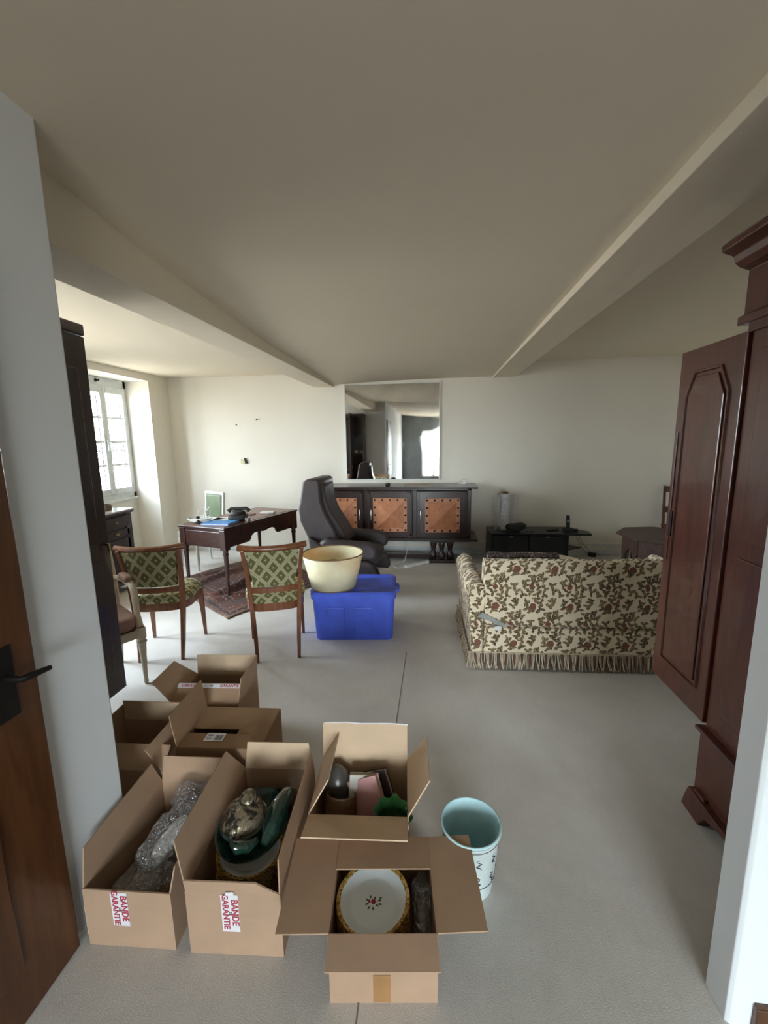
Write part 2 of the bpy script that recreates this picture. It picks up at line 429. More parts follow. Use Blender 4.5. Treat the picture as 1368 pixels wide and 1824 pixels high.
# the carpet seam: a raised lip running away from the door
def seam_pt(y): return -.19-.012*sin(y*1.3)-.003*y
bmx = MB().tube([(seam_pt(.3+.11*i), .3+.11*i, -.0005) for i in range(26)], .0028, 6)
bmx.build('carpet_seam', plain('carpet_seam', (.25,.235,.215,1), .95), fl)

struct(bx(-1.35, 2.6, -4.8, .70, -.1, 0).build('floor_hall', wood('hall_floor_darkened', (.030,.016,.009,1), (.065,.035,.02,1), .6, (2,12,2))))  # unseen hall floor, toned dark to reduce bounce onto the near ceiling
struct(bx(XL-.5, XR+.2, YB, YB+.2, -.05, 3.0).build('wall_back', M_wall))
struct(bx(XR, XR+.2, 1.0, YB, -.05, 3.0).build('wall_right', M_wall))
WY0, WY1, WZ1 = 4.68, 5.57, 2.44
wl = MB()
W2Y0, W2Y1 = 2.0, 3.45  # opening of the added near window
wl.box(XL-.45, XL, .9, W2Y0, -.05, 3.0); wl.box(XL-.45, XL, WY1, YB, -.05, 3.0)
wl.prism([(XL,W2Y1),(XL,4.36),(XL-.34,WY0),(XL-.45,WY0),(XL-.45,W2Y1)], -.05, 3.0, 'z')
wl.box(XL-.45, XL, 4.36, WY0, WZ1, 3.0)
for a, b, c in ((W2Y0, W2Y1, .41), (WY0, WY1, .86)):
    wl.box(XL-.45, XL, a, b, WZ1, 3.0)
    wl.box(XL-.45, XL-.34, a, b, -.05, c)
struct(wl.build('wall_left', M_wall))
# wall between room and hall, full-height opening
struct(bx(-4.3, -1.15, .95, 1.29, -.05, 3.0).build('wall_front_left', M_hall, bevel=.008))
struct(MB().prism([(.812,1.117),(.812,1.034),(.822,1.026),(3.6,1.026),(3.6,1.117)], -.05, 3.0, 'z').build('wall_front_right', M_hall, bevel=.003))
# hall around the viewpoint
M_hall2 = plaster('hall_wall_darkened', (.27,.29,.30,1), .75)  # wall tone darkened to cut light bounced into the foreground
struct(bx(-1.35, -1.15, -4.8, .95, -.05, 3.0).build('wall_hall_left', M_hall))
struct(bx(2.4, 2.6, -4.8, 1.0, -.05, 3.0).build('wall_hall_right', M_hall2))
HX0, HX1, HZ0, HZ1 = -.41, 2.25, .20, 1.98
hb = MB().box(-1.35, HX0, -4.8, -4.6, -.05, 3).box(HX1, 2.6, -4.8, -4.6, -.05, 3).box(HX0, HX1, -4.8, -4.6, -.05, HZ0).box(HX0, HX1, -4.8, -4.6, HZ1, 3)
struct(hb.build('wall_hall_back', M_hall2))

# ceiling: three bays between two plastered beams; the middle bay sags towards the back wall
ceil_root = None
Ltab = [(.6,2.57),(1.5,2.55),(2.2,2.475),(3.6,2.405),(6,2.375)]
Rtab = [(.6,2.452),(6,2.42)]
def zc(x, y):
    t = min(max((.80-x)/2.15, 0), 1)
    return lerp_tab(Rtab, y)+(lerp_tab(Ltab, y)-lerp_tab(Rtab, y))*t**2.2
cm = MB().grid(lambda u, v: (-1.37+(.81+1.37)*u, -4.8+10.9*v, zc(-1.37+2.18*u, -4.8+10.9*v)), 24, 66)
cm.f = [f[::-1] for f in cm.f]
ce = struct(cm.build('ceiling', M_ceil, smooth=60))
def cpart(b, n): b.build(n, M_ceil, ce, bevel=.004)
MB_ = MB().hexa([(-1.64,1.2,2.31),(-1.35,1.2,2.305),(-1.35,6.05,2.342),(-1.64,6.05,2.348)], [(-1.64,1.2,2.9),(-1.35,1.2,2.9),(-1.35,6.05,2.9),(-1.64,6.05,2.9)])
cpart(MB_, 'beam')
MB_ = MB().hexa([(.785,-4.8,2.388),(1.09,-4.8,2.39),(1.09,6.05,2.415),(.79,6.05,2.404)], [(.785,-4.8,2.9),(1.09,-4.8,2.9),(1.09,6.05,2.9),(.79,6.05,2.9)])
cpart(MB_, 'beam')
MB_ = MB().hexa([(-4.3,.9,2.50),(-1.6,.9,2.50),(-1.6,6.05,2.53),(-4.3,6.05,2.535)], [(-4.3,.9,2.95),(-1.6,.9,2.95),(-1.6,6.05,2.95),(-4.3,6.05,2.95)])
cpart(MB_, 'bay_ceiling')
cpart(bx(1.05, 3.7, -4.8, 6.05, 2.61, 2.95), 'bay_ceiling')

# skirtings
bb = MB().box(XL, XR, YB-.018, YB, 0, .085); bbo = struct(bb.build('baseboard_back', M_white, bevel=.004))
bx(-1.9, 2.6, YB-.012, YB-.001, .150, .166).build('cable_duct', M_white, bbo)
struct(bx(XL, XL+.015, 1.3, WY0, 0, .085).build('baseboard_left', M_white, bevel=.004))
struct(bx(.872, 2.4, 1.008, 1.026, 0, .084).build('baseboard_hall', M_doorwood, bevel=.004))

# ---- left window(s)
def window_left(name, y0, y1, zs=.87):
    X = XL-.34
    fr = MB()
    fr.box(X-.07, X, y0, y0+.05, zs, WZ1); fr.box(X-.07, X, y1-.05, y1, zs, WZ1)
    fr.box(X-.07, X, y0, y1, WZ1-.10, WZ1); fr.box(X-.07, X, y0, y1, zs, zs+.08)
    w = struct(fr.build(name, M_pvc, bevel=.006))
    MB().box(X-.02, X+.03, y0-.0, y1, zs-.015, zs+.015).build('window_sill', M_pvc, w, bevel=.004)
    ym = (y0+y1)/2
    for k, (a, b) in enumerate(((y0+.05, ym), (ym, y1-.05))):
        c = MB(); st = .05
        c.box(X-.05, X+.012, a, a+st, zs+.08, WZ1-.10); c.box(X-.05, X+.012, b-st, b, zs+.08, WZ1-.10)
        c.box(X-.05, X+.012, a+st, b-st, zs+.08, zs+.16); c.box(X-.05, X+.012, a+st, b-st, WZ1-.19, WZ1-.10)
        co = c.build('casement', M_pvc, w, bevel=.005)
        for j in range(1, 4):
            z = zs+.16+(WZ1-.35-zs)*j/4
            bx(X-.028, X-.008, a+st, b-st, z-.014, z+.014).build('glazing_bar', M_pvc, co)
        bx(X-.026, X-.012, b-st-.042, b-st-.028, zs+.16, WZ1-.19).build('glazing_bar', M_greycable, co)
        bx(X-.022, X-.018, a+st, b-st, zs+.16, WZ1-.19).build('pane', M_glass, co)
    h = MB().box(X+.012, X+.03, ym-.02, ym+.015, 1.52, 1.66); h.tube([(X+.03, ym, 1.62), (X+.06, ym, 1.62), (X+.065, ym, 1.50)], .009, 8)
    h.build('window_handle', M_pvc, w, bevel=.003)
    return w
window_left('window_1', WY0, WY1)
window_left('window_added_light', W2Y0, W2Y1, .42)  # unseen window behind the bookcase, added to brighten the room
# hall window: real, but widened and set back to balance the daylight
def window_hall():
    Y = -4.68; f = MB()
    f.box(HX0, HX0+.06, Y, Y+.06, HZ0, HZ1).box(HX1-.06, HX1, Y, Y+.06, HZ0, HZ1).box(HX0, HX1, Y, Y+.06, HZ0, HZ0+.06).box(HX0, HX1, Y, Y+.06, HZ1-.06, HZ1)
    w = struct(f.build('window_3', M_pvc, bevel=.005))
    for a in (.02, .60, 1.15, 1.70):
        bx(a, a+.07, Y, Y+.06, HZ0+.06, HZ1-.06).build('mullion', M_pvc, w, bevel=.005)
    bx(HX0+.05, HX1-.05, Y+.02, Y+.03, HZ0+.05, HZ1-.05).build('pane', M_glass, w)
window_hall()

# ---- hall door, folded back against the left wall
def hall_door():
    X = -1.12
    d = struct(bx(X-.026, X, .10, 1.01, .01, 2.12).build('door_1', M_doorwood, bevel=.004))
    for z0, z1 in ((.18, .92), (1.08, 1.95)):
        bx(X-.004, X+.008, .22, .84, z0, z1).build('door_panel', M_doorwood, d, bevel=.007)
    p = bx(X, X+.006, .87, .945, .88, 1.08).build('lock_plate', M_metal, d, bevel=.003)
    MB().tube([(X, .92, .995), (X+.05, .92, .995), (X+.055, .935, .995), (X+.055, 1.0, .985)], [.009, .009, .010, .007], 8).build('lever', M_metal, p, smooth=50)
hall_door()

# ================================================================== BIG FURNITURE
def armoire_right():
    t = thing('armoire', 'tall dark red mahogany armoire with open door beside the white door jamb', 'armoire', (1.14, 1.125, 0))
    w, d = 1.15, .625      # left side at x=0, front at y=d
    m = M_redwood
    b = MB().box(0, w, 0, d, .40, 1.99); b.build('body', m, t, bevel=.004)
    bs = MB().prism([(-.005,.10),(-.005,.36),(-.03,.385),(-.03,.40),(w+.02,.40),(w+.02,.10)], 0, d+.02, 'y')
    bs.build('drawer_base', m, t, bevel=.004)
    bx(.06, w-.06, d+.02, d+.032, .14, .36).build('drawer_front', m, t, bevel=.006)
    # scrolled bracket feet and apron along the side
    ap = MB().prism([(0,0),(.05,.0),(.075,.035),(.13,.07),(.30,.085),(d-.20,.085),(d-.11,.06),(d-.07,0),(d+.045,0),(d+.03,.05),(d+.01,.11),(0,.11)], -.035, .0, 'x')
    ap.build('apron', m, t, bevel=.003)
    for x, y in ((-.035, d-.08), (w-.05, d-.08), (-.0, .0), (w-.05, .0)):
        MB().hexa([(x,y,0),(x+.07,y,0),(x+.07,y+.08,0),(x,y+.08,0)], [(x+.01,y,.12),(x+.07,y,.12),(x+.07,y+.07,.12),(x+.01,y+.07,.12)]).build('foot', m, t, bevel=.006)
    # side panel mouldings
    for z0, z1 in ((.50, 1.15), (1.22, 1.90)):
        bx(-.008, .0, .07, d-.07, z0, z1).build('side_panel', m, t, bevel=.006)
    bx(-.012, .02, -.0, d+.012, 1.965, 2.01).build('moulding', m, t, bevel=.006)
    # frieze and crown
    MB().prism([(-.02,2.00),(-.02,2.03),(.0,2.04),(.0,2.19),(-.03,2.20),(-.05,2.215),(-.06,2.24),(-.10,2.255),(-.10,2.275),(-.07,2.30),(w+.07,2.30),(w+.10,2.26),(w,2.19),(w,2.04),(w+.02,2.0)], 0, d+.06, 'y').build('crown', m, t, bevel=.003)
    MB().lathe([(.0,2.30),(.055,2.30),(.06,2.33),(.035,2.36),(.05,2.40),(.0,2.44)], 16).build('finial', m, t, smooth=50).location = (.10, d-.1, 0)
    # the open left door, swung 90 degrees
    dw, z0, z1 = .42, .415, 1.972
    dr = MB().box(-.012, .018, d+.005, d+dw, z0, z1).build('door', m, t, bevel=.004)
    # raised field with clipped upper corners
    fy0, fy1 = d+.09, d+dw-.09
    for x, s in ((-.020, 1),):
        poly = [(fy0,z0+.14),(fy1,z0+.14),(fy1,z1-.21),(fy1-.05,z1-.12),(fy0+.05,z1-.12),(fy0,z1-.21)]
        MB().prism(poly, x, -.011, 'x').build('door_panel', m, dr, bevel=.006)
    pts = [(-.013,fy1+.02,z0+.12),(-.013,fy1+.02,z1-.20),(-.013,fy1-.035,z1-.10),(-.013,fy0+.035,z1-.10),(-.013,fy0-.02,z1-.20),(-.013,fy0-.02,z0+.12),(-.013,fy1+.02,z0+.12)]
    MB().tube(pts, .0075, 6).build('moulding', m, dr, smooth=40)
    bx(-.017, -.011, d+dw-.035, d+dw-.022, z0+.6, z1-.35).build('edge_bead', m, dr, bevel=.003)
    bx(-.020, -.011, d+dw-.055, d+dw-.035, z0+.72, z0+.84).build('lock_plate', M_metal, dr, bevel=.002)
armoire_right()

def bookcase_left():
    t = thing('bookcase', 'tall dark brown wooden bookcase behind the white wall end, its door open', 'bookcase', (-2.42, 1.30, 0))
    m = M_darkwood; w, d, h = .78, .43, 2.16; xm = .55
    MB().box(0, w, 0, .02, .10, h).build('back_panel', m, t)
    for x in (0, xm-.02, w-.03):
        bx(x, x+.03, .02, d, .0, h).build('side_panel', m, t, bevel=.003)
    bx(0, w, .0, d, h, h+.03).build('top', m, t, bevel=.003)
    bx(-.02, w+.02, .0, d+.02, h+.03, h+.085).build('cornice', m, t, bevel=.012)
    bx(.03, w-.03, .02, d, .04, .12).build('plinth', m, t)
    for z in (.50, .90, 1.30, 1.70):
        bx(xm+.01, w-.03, .02, d-.02, z, z+.022).build('shelf', m, t, bevel=.002)
        bx(.03, xm-.02, .02, d-.04, z, z+.022).build('shelf', m, t, bevel=.002)
    dr = bx(xm-.012, xm+.014, d+.003, d+.485, .14, h+.01).build('door', m, t, bevel=.004)
    bx(xm-.02, xm+.03, d+.003, d+.475, h+.012, h+.07).build('door_cornice', m, dr, bevel=.008)
    for z0, z1 in ((.28, .95), (1.05, 2.0)):
        bx(xm+.013, xm+.02, d+.08, d+.41, z0, z1).build('door_panel', m, dr, bevel=.005)
    MB().tube([(xm+.014,d+.45,1.04),(xm+.035,d+.45,1.04),(xm+.04,d+.45,1.0)], .008, 8).build('handle', M_brass, dr, smooth=50)
bookcase_left()
for k, (x, c, h) in enumerate(((-1.83, M_paper, .06), (-1.76, M_brownpot, .08), (-1.69, M_whitebook, .05))):
    nm = ('paper_stack', 'clay_pot', 'small_book')[k]
    if k == 1: o = MB().lathe([(.0,0),(.025,0),(.034,.04),(.03,h),(.026,h),(.028,.03),(0,.02)], 16).build(nm, c, None, smooth=40)
    else: o = bx(-.035, .035, -.06, .06, 0, h).build(nm, c, None, bevel=.003)
    o.location = (x, 1.60, 1.322)
    tag(o, ('pale stack of papers on the bookcase shelf, seen in the mirror', 'small brown pot on the bookcase shelf, seen in the mirror', 'small cream book on the bookcase shelf, seen in the mirror')[k], ('papers', 'pot', 'book')[k])

def sideboard():
    t = thing('sideboard', 'long dark wooden sideboard with studded tan leather panels under the mirror', 'sideboard', (-.53, 5.97, 0))
    m = M_sidewood
    bx(-1.11, 1.105, -.53, 0, .985, 1.012).build('top', m, t, bevel=.006)
    body = MB().box(-1.0, -.985, -.47, -.01, .335, .985).box(.985, 1.03, -.47, -.01, .335, .985).box(-1.0, 1.03, -.03, -.01, .335, .985).box(-1.0, 1.03, -.47, -.01, .335, .36).box(-1.0, 1.03, -.47, -.01, .96, .985)
    body.build('carcass', m, t, bevel=.003)
    bx(-1.12, 1.12, -.51, -.005, .295, .335).build('bottom_shelf', m, t, bevel=.006)
    for x in (-.365, .275): bx(x, x+.06, -.475, -.03, .36, .96).build('divider', m, t, bevel=.003)
    nail = None
    def door(x0, x1, ang, hinge_right, hx):
        nonlocal nail
        w = x1-x0
        e = MB(); e.box(0, w, -.022, 0, .362, .958)
        sgn = -1 if hinge_right else 1
        o = e.build('door', m, t, bevel=.004); o.location = ((x1 if hinge_right else x0), -.475, 0); o.rotation_euler = (0,0,ang)
        for v in o.data.vertices:
            if hinge_right: v.co.x -= w
        cx = (-w/2 if hinge_right else w/2); cz = .642; a, hh = .222, .222
        # frame rim
        fr = MB()
        for q in ((cx-w/2+.01, cx+w/2-.01, .925, .95), (cx-w/2+.01, cx+w/2-.01, .37, .395)): fr.box(q[0], q[1], -.030, -.020, q[2], q[3])
        for q in ((cx-w/2+.01, cx-w/2+.035), (cx+w/2-.035, cx+w/2-.01)): fr.box(q[0], q[1], -.030, -.020, .37, .95)
        fr.build('rim', m, o, bevel=.003)
        pl = MB().box(cx-a, cx+a, -.030, -.021, cz-hh, cz+hh).build('leather_panel', M_leather, o, bevel=.003)
        b = a*.80; py = MB()
        py.add([(cx-b,-.030,cz-b),(cx+b,-.030,cz-b),(cx+b,-.030,cz+b),(cx-b,-.030,cz+b),(cx,-.085,cz)], [(0,1,4),(1,2,4),(2,3,4),(3,0,4)])
        py.build('leather_boss', M_leather, o)
        pos = [-.88+.44*i for i in range(5)]
        for i in pos:
            for j in pos:
                if abs(i) > .8 or abs(j) > .8:
                    if nail is None:
                        nail = MB().lathe([(.0135,0),(.012,.006),(.007,.011),(.0,.013)], 8).build('nail', M_metal, o, smooth=60)
                        n = nail
                    else: n = share(nail, o)
                    n.location = (cx+i*a*1.02, -.031, cz+j*hh*1.02); n.rotation_euler = (pi/2, 0, 0)
        hxx = cx+(hx*(w/2-.045))
        hd = MB().tube([(hxx,-.024,cz-.07),(hxx,-.05,cz-.065),(hxx,-.055,cz),(hxx,-.05,cz+.065),(hxx,-.024,cz+.07)], [.007,.008,.010,.008,.007], 8)
        hd.build('handle', M_steel if hx else M_metal, o, smooth=60)
    door(-.985, -.365, 0, False, 1)
    door(-.305, .275, 0, False, -1)
    door(.335, .985, R(4), True, -1)
    # two turned-baluster pedestals tied by a floor rail
    for cx in (-.62, .66):
        bx(cx-.17, cx+.17, -.50, -.10, 0, .045).build('foot', m, t, bevel=.008)
        bx(cx-.16, cx+.16, -.48, -.14, .265, .295).build('capital', m, t, bevel=.006)
        for q in (-.11, 0, .11):
            o = MB().lathe([(.03,.045),(.045,.06),(.05,.10),(.034,.13),(.026,.16),(.034,.20),(.046,.235),(.04,.265)], 14).build('baluster', m, t, smooth=50)
            o.location = (cx+q, -.40 if q else -.44, 0)
    bx(-.46, .50, -.34, -.26, .02, .075).build('stretcher', m, t, bevel=.006)
sideboard()

# mirror
mt = thing('wall_mirror', 'large square frameless mirror, slightly foxed, hung above the sideboard', 'mirror', (-.555, 5.978, 1.715))
MB().box(-.648, .648, -.003, .004, -.648, .648).build('mirror_glass', M_mirror, mt)
fr = MB()
for a in (-1, 1):
    fr.box(-.655, .655, -.006, .02, a*.651-.005, a*.651+.005); fr.box(a*.651-.005, a*.651+.005, -.006, .02, -.655, .655)
fr.build('edge_frame', M_white, mt)

# ---------------------------------------------------------------- writing desk
def desk():
    t = thing('writing_desk', 'dark mahogany writing desk with red leather top and tapered legs', 'desk', (-2.165, 4.63, 0), R(-16.5))
    m = M_deskwood; hw, hl = .315, .635; Z = .765
    bx(-hw, hw, -hl, hl, Z-.025, Z).build('top', m, t, bevel=.006)
    bx(-hw+.045, hw-.045, -hl+.045, hl-.045, Z-.002, Z+.003).build('leather_inset', M_deskleather, t, bevel=.001)
    # end aprons
    for s in (-1, 1):
        y = s*(hl-.035); bx(-hw+.05, hw-.05, y-.011, y+.011, .55, Z-.025).build('end_apron', m, t, bevel=.003)
        bx(-hw+.08, hw-.08, y+s*.011-.004, y+s*.011+.004, .575, Z-.05).build('end_panel', m, t, bevel=.004)
    # long aprons with a raised knee hole
    prof = [(-hl+.05, Z-.025),(-hl+.05,.55),(-.25,.55),(-.22,.575),(-.215,.60),(-.17,.625),(-.12,.63),(0,.615),(.12,.63),(.17,.625),(.215,.60),(.22,.575),(.25,.55),(hl-.05,.55),(hl-.05,Z-.025)]
    for s in (-1, 1):
        x = s*(hw-.035); MB().prism(prof, x-.011, x+.011, 'x').build('side_apron', m, t, bevel=.003)
        for a, b, z0 in ((-hl+.08, -.25, .575), (-.19, .19, .655), (.25, hl-.08, .575)):
            df = bx(x+s*.011-.005, x+s*.011+.005, a, b, z0, Z-.045).build('drawer_front', m, t, bevel=.003)
            kn = MB().lathe([(.0,0),(.010,0),(.006,.008),(.013,.018),(.0,.024)], 10).build('knob', M_metal, df, smooth=50)
            kn.location = (x+s*.016, (a+b)/2, (z0+Z-.045)/2); kn.rotation_euler = (0, s*pi/2, 0)
    for sx in (-1, 1):
        for sy in (-1, 1):
            x, y = sx*(hw-.045), sy*(hl-.045)
            l = bx(x-.036, x+.036, y-.036, y+.036, .53, Z-.025).build('leg', m, t, bevel=.006)
            MB().lathe([(.010,0),(.014,.02),(.013,.03),(.024,.47),(.033,.49),(.024,.50),(.030,.53)], 14, capb=True).build('turned_leg', m, l, smooth=50).location = (x, y, 0)
    return t
desk()
def at_desk(x, y):   # desk-local to world
    a = R(-16.5); return (-2.165+x*cos(a)-y*sin(a), 4.63+x*sin(a)+y*cos(a), .768)

def on_desk(o, x, y, rz=0):
    o.location = at_desk(x, y); o.rotation_euler = (0, 0, R(-16.5)+rz); return o
f = thing('blue_folder', 'bright blue paper folder on the near end of the writing desk', 'folder')
bx(-.16, .16, -.11, .11, 0, .004).build('cover', M_bluefolder, f); bx(-.152, .150, -.105, .105, .004, .012).build('sheets', M_paper, f)
MB().hexa([(-.16,-.11,.012),(.16,-.11,.012),(.16,.11,.012),(-.16,.11,.012)], [(-.16,-.11,.016),(.16,-.11,.022),(.16,.11,.024),(-.16,.11,.016)]).build('cover', M_bluefolder, f)
on_desk(f, .08, -.44, R(12))
for k, (x, y, a, lb) in enumerate(((-.06, -.24, 20, 'white sheet of paper beside the blue folder on the desk'), (-.20, -.33, -8, 'white sheet of paper under the cable coil on the desk'))):
    on_desk(tag(bx(-.11, .11, -.15, .15, .001, .004).build('paper_sheet', M_paper, None), lb, 'paper'), x, y, R(a))
on_desk(tag(MB().lathe([(0,0),(.042,0),(.045,.012),(.02,.022),(.012,.04),(.016,.058),(.024,.066),(.016,.078),(0,.082)], 18).build('hand_stamp', M_rubber, None, smooth=45), 'small black stamp with a knob handle on the desk corner', 'stamp'), -.14, -.52)
cb = MB()
for k in range(4):
    cb.tube([(cos(a)*(.10+.015*k)+.01*sin(3*a+k), sin(a)*(.075+.01*k), .010+.011*k+.006*sin(2*a+k)) for a in [2*pi*i/22 for i in range(23)]], .005, 6)
cb.tube([(.10,0,.03),(.14,.02,.09),(.11,.05,.17),(.03,.06,.10),(0,.05,.03)], .005, 6)
cb.tube([(-.05,.03,.03),(-.02,.02,.12),(.02,.05,.16),(.06,.04,.03)], .005, 6)
on_desk(tag(cb.build('cable_coil', M_cable, None, smooth=60), 'loose coil of white cable on the far left of the desk', 'cable'), -.20, -.44)
bd = thing('desk_telephone', 'black rounded desk telephone beside the blue folder', 'telephone')
MB().pillow((0,0,.035), (.20,.20,.07), .55).build('base', M_rubber, bd, smooth=60)
MB().lathe([(0,.06),(.075,.06),(.085,.075),(.07,.10),(.05,.105),(0,.105)], 18).build('dial', M_rubber, bd, smooth=40)
MB().tube([(-.11,.05,.09),(-.08,.055,.12),(.08,.055,.12),(.11,.05,.09)], [.026,.018,.018,.026], 10).build('handset', M_rubber, bd, smooth=50)
MB().lathe([(0,0),(.03,0),(.03,.035),(0,.04)], 12).build('knob', M_steel, bd, smooth=40).location = (.11, -.07, 0)
on_desk(bd, .13, -.22, R(30))
o = thing('notepad', 'small white notepad with grey strip at the far end of the desk', 'notepad')
bx(-.08, .08, -.05, .05, 0, .018).build('pad', M_paper, o, bevel=.002); bx(.03, .09, -.065, -.045, 0, .016).build('strip', M_greycable, o)
on_desk(o, .14, .27, R(20))
on_desk(tag(bx(-.07, .07, -.045, .045, .0, .008).build('leather_wallet', M_redcloth, None, bevel=.003), 'flat dark red wallet under the desk notepad corner', 'wallet'), .0, .10, R(10))

# ---------------------------------------------------------------- dining chairs
def diamond_chair(loc, rz, label):
    t = thing('dining_chair', label, 'chair', loc, rz, 'diamond-weave dining chairs')
    m = M_chairwood     # faces +y; rear legs at y=-.19
    for s in (-1, 1):
        pts = [(s*.150,-.235,0),(s*.155,-.205,.15),(s*.163,-.19,.30),(s*.172,-.185,.44),(s*.178,-.195,.56),(s*.190,-.225,.72),(s*.205,-.265,.865)]
        MB().tube(pts, [(.020,.016),(.024,.02),(.028,.022),(.030,.024),(.028,.022),(.027,.02),(.026,.018)], 4).build('rear_leg', m, t, bevel=.004)
        MB().tube([(s*.205,.185,0),(s*.20,.178,.2),(s*.19,.17,.42)], [.015,.022,.03], 4).build('front_leg', m, t, bevel=.004)
    # top rail, curved and over-hanging
    n = 10; pts = [(-.235+.47*i/n, -.265-.045*(1-(2*i/n-1)**2)+.03, .862+.012*(2*i/n-1)**2) for i in range(n+1)]
    MB().tube(pts, [(.020,.024)]*(n+1), 8).build('top_rail', m, t, smooth=50)
    pts = [(-.175+.35*i/8, -.198-.03*(1-(2*i/8-1)**2)+.004, .545) for i in range(9)]
    MB().tube(pts, [(.012,.030)]*9, 4).build('lower_rail', m, t, bevel=.003)
    # upholstered back panel
    def bf(off):
        def fn(u, v):
            z = .575+(.85-.575)*v; wd = .148+.035*v
            x = (2*u-1)*wd
            y = -.198-(z-.56)*.23-.030*(1-(2*u-1)**2)+.006
            return (x, y+off, z)
        return fn
    g = MB().grid(bf(-.014), 10, 8); g2 = MB().grid(bf(.022), 10, 8); g.f = [q[::-1] for q in g.f] if False else g.f
    g.add(g2.v, g2.f)
    W_ = 11; n0 = W_*9
    edge = [i for i in range(W_)]+[W_*j+10 for j in range(1, 9)]+[W_*8+i for i in range(9, -1, -1)]+[W_*j for j in range(7, 0, -1)]
    g.f += [(edge[i], edge[(i+1) % len(edge)], n0+edge[(i+1) % len(edge)], n0+edge[i]) for i in range(len(edge))]
    g.build('back_pad', M_diamond, t, smooth=50)
    # seat rail (rounded front) and domed seat
    out = []
    for i in range(28):
        a = 2*pi*i/28; c, s_ = cos(a), sin(a)
        x = .215*math.copysign(abs(c)**.55, c)*(1+.06*s_); y = .205*math.copysign(abs(s_)**.6, s_)
        out.append((x, y))
    MB().prism(out, .375, .435, 'z').build('seat_rail', m, t, smooth=40, bevel=.003)
    seat = MB(); rings = [(1.0,.435),(1.045,.455),(1.03,.485),(.90,.507),(.6,.522),(.0,.528)]
    vs = [(x*k, y*k, z) for k, z in rings for x, y in out]; N = 28
    fs = [(i*N+j, i*N+(j+1) % N, (i+1)*N+(j+1) % N, (i+1)*N+j) for i in range(len(rings)-1) for j in range(N)]
    seat.add(vs, fs); seat.build('seat', M_diamond, t, smooth=60)
    return t
diamond_chair((-1.21, 3.07, 0), R(20), 'cherrywood dining chair with green diamond weave beside the blue storage bin')
diamond_chair((-2.06, 2.99, 0), R(14), 'cherrywood dining chair with green diamond weave behind the cream armchair')

# ---------------------------------------------------------------- cream armchair (faces right and towards the door)
def armchair():
    f = Vector((.81, -.59)); ang = math.atan2(f.y, f.x)-pi/2    # local +y is the facing direction
    t = thing('armchair', 'cream painted armchair with pink velvet seat half hidden by the dark bookcase', 'armchair', (-2.225, 2.40, 0), ang)
    m = M_cream; hw, fy, ry = .235, .205, -.20
    for s in (-1, 1):
        x = s*hw
        MB().lathe([(.010,.0),(.016,.02),(.013,.035),(.020,.20),(.026,.29),(.033,.305),(.024,.315),(.032,.335),(.032,.40)], 12, capb=True, capt=True).build('front_leg', m, t, smooth=45).location = (x, fy, 0)
        MB().tube([(x*.92,ry-.05,0),(x*.92,ry-.01,.20),(x*.92,ry,.40),(x*.95,ry-.01,.52),(x*.98,ry-.06,.68),(x,ry-.14,.88)], [.015,.020,.024,.024,.022,.022], 8).build('rear_leg', m, t, smooth=50)
        # arm: from the stile forward, scrolling down to the seat rail
        MB().tube([(x*.98,ry-.05,.66),(x*1.06,ry+.10,.665),(x*1.10,ry+.22,.655),(x*1.10,ry+.275,.625),(x*1.08,ry+.30,.57),(x*1.04,ry+.34,.47),(x,fy,.40)], [.016,.018,.022,.024,.022,.020,.024], 8).build('arm', m, t, smooth=50)
        MB().pillow((x*1.07, ry+.14, .69), (.06,.17,.05), .6).build('arm_pad', M_pinkcloth, t, smooth=60)
    MB().tube([(-hw,fy,.365),(0,fy+.03,.365),(hw,fy,.365)], [(.022,.036)]*3, 4).build('seat_rail', m, t)
    for s in (-1, 1): MB().tube([(s*hw,fy,.365),(s*hw*.94,ry,.365)], [(.020,.034)]*2, 4).build('seat_rail', m, t)
    MB().pillow((0,.01,.44), (.47,.43,.10), .35).build('seat', M_pinkcloth, t, smooth=60)
    bx(-.215, .215, -.19, .205, .385, .415).build('seat_band', M_redcloth, t, bevel=.006)
    MB().tube([(-hw*1.0,ry-.14,.88),(-hw*.5,ry-.155,.915),(0,ry-.16,.925),(hw*.5,ry-.155,.915),(hw,ry-.14,.88)], .022, 8).build('top_rail', m, t, smooth=50)
    g = MB().hexa([(-.19,ry-.045,.50),(.19,ry-.045,.50),(.19,ry+.0,.50),(-.19,ry+.0,.50)], [(-.21,ry-.165,.88),(.21,ry-.165,.88),(.21,ry-.11,.88),(-.21,ry-.11,.88)])
    g.build('back_pad', M_redcloth, t, bevel=.015)
armchair()

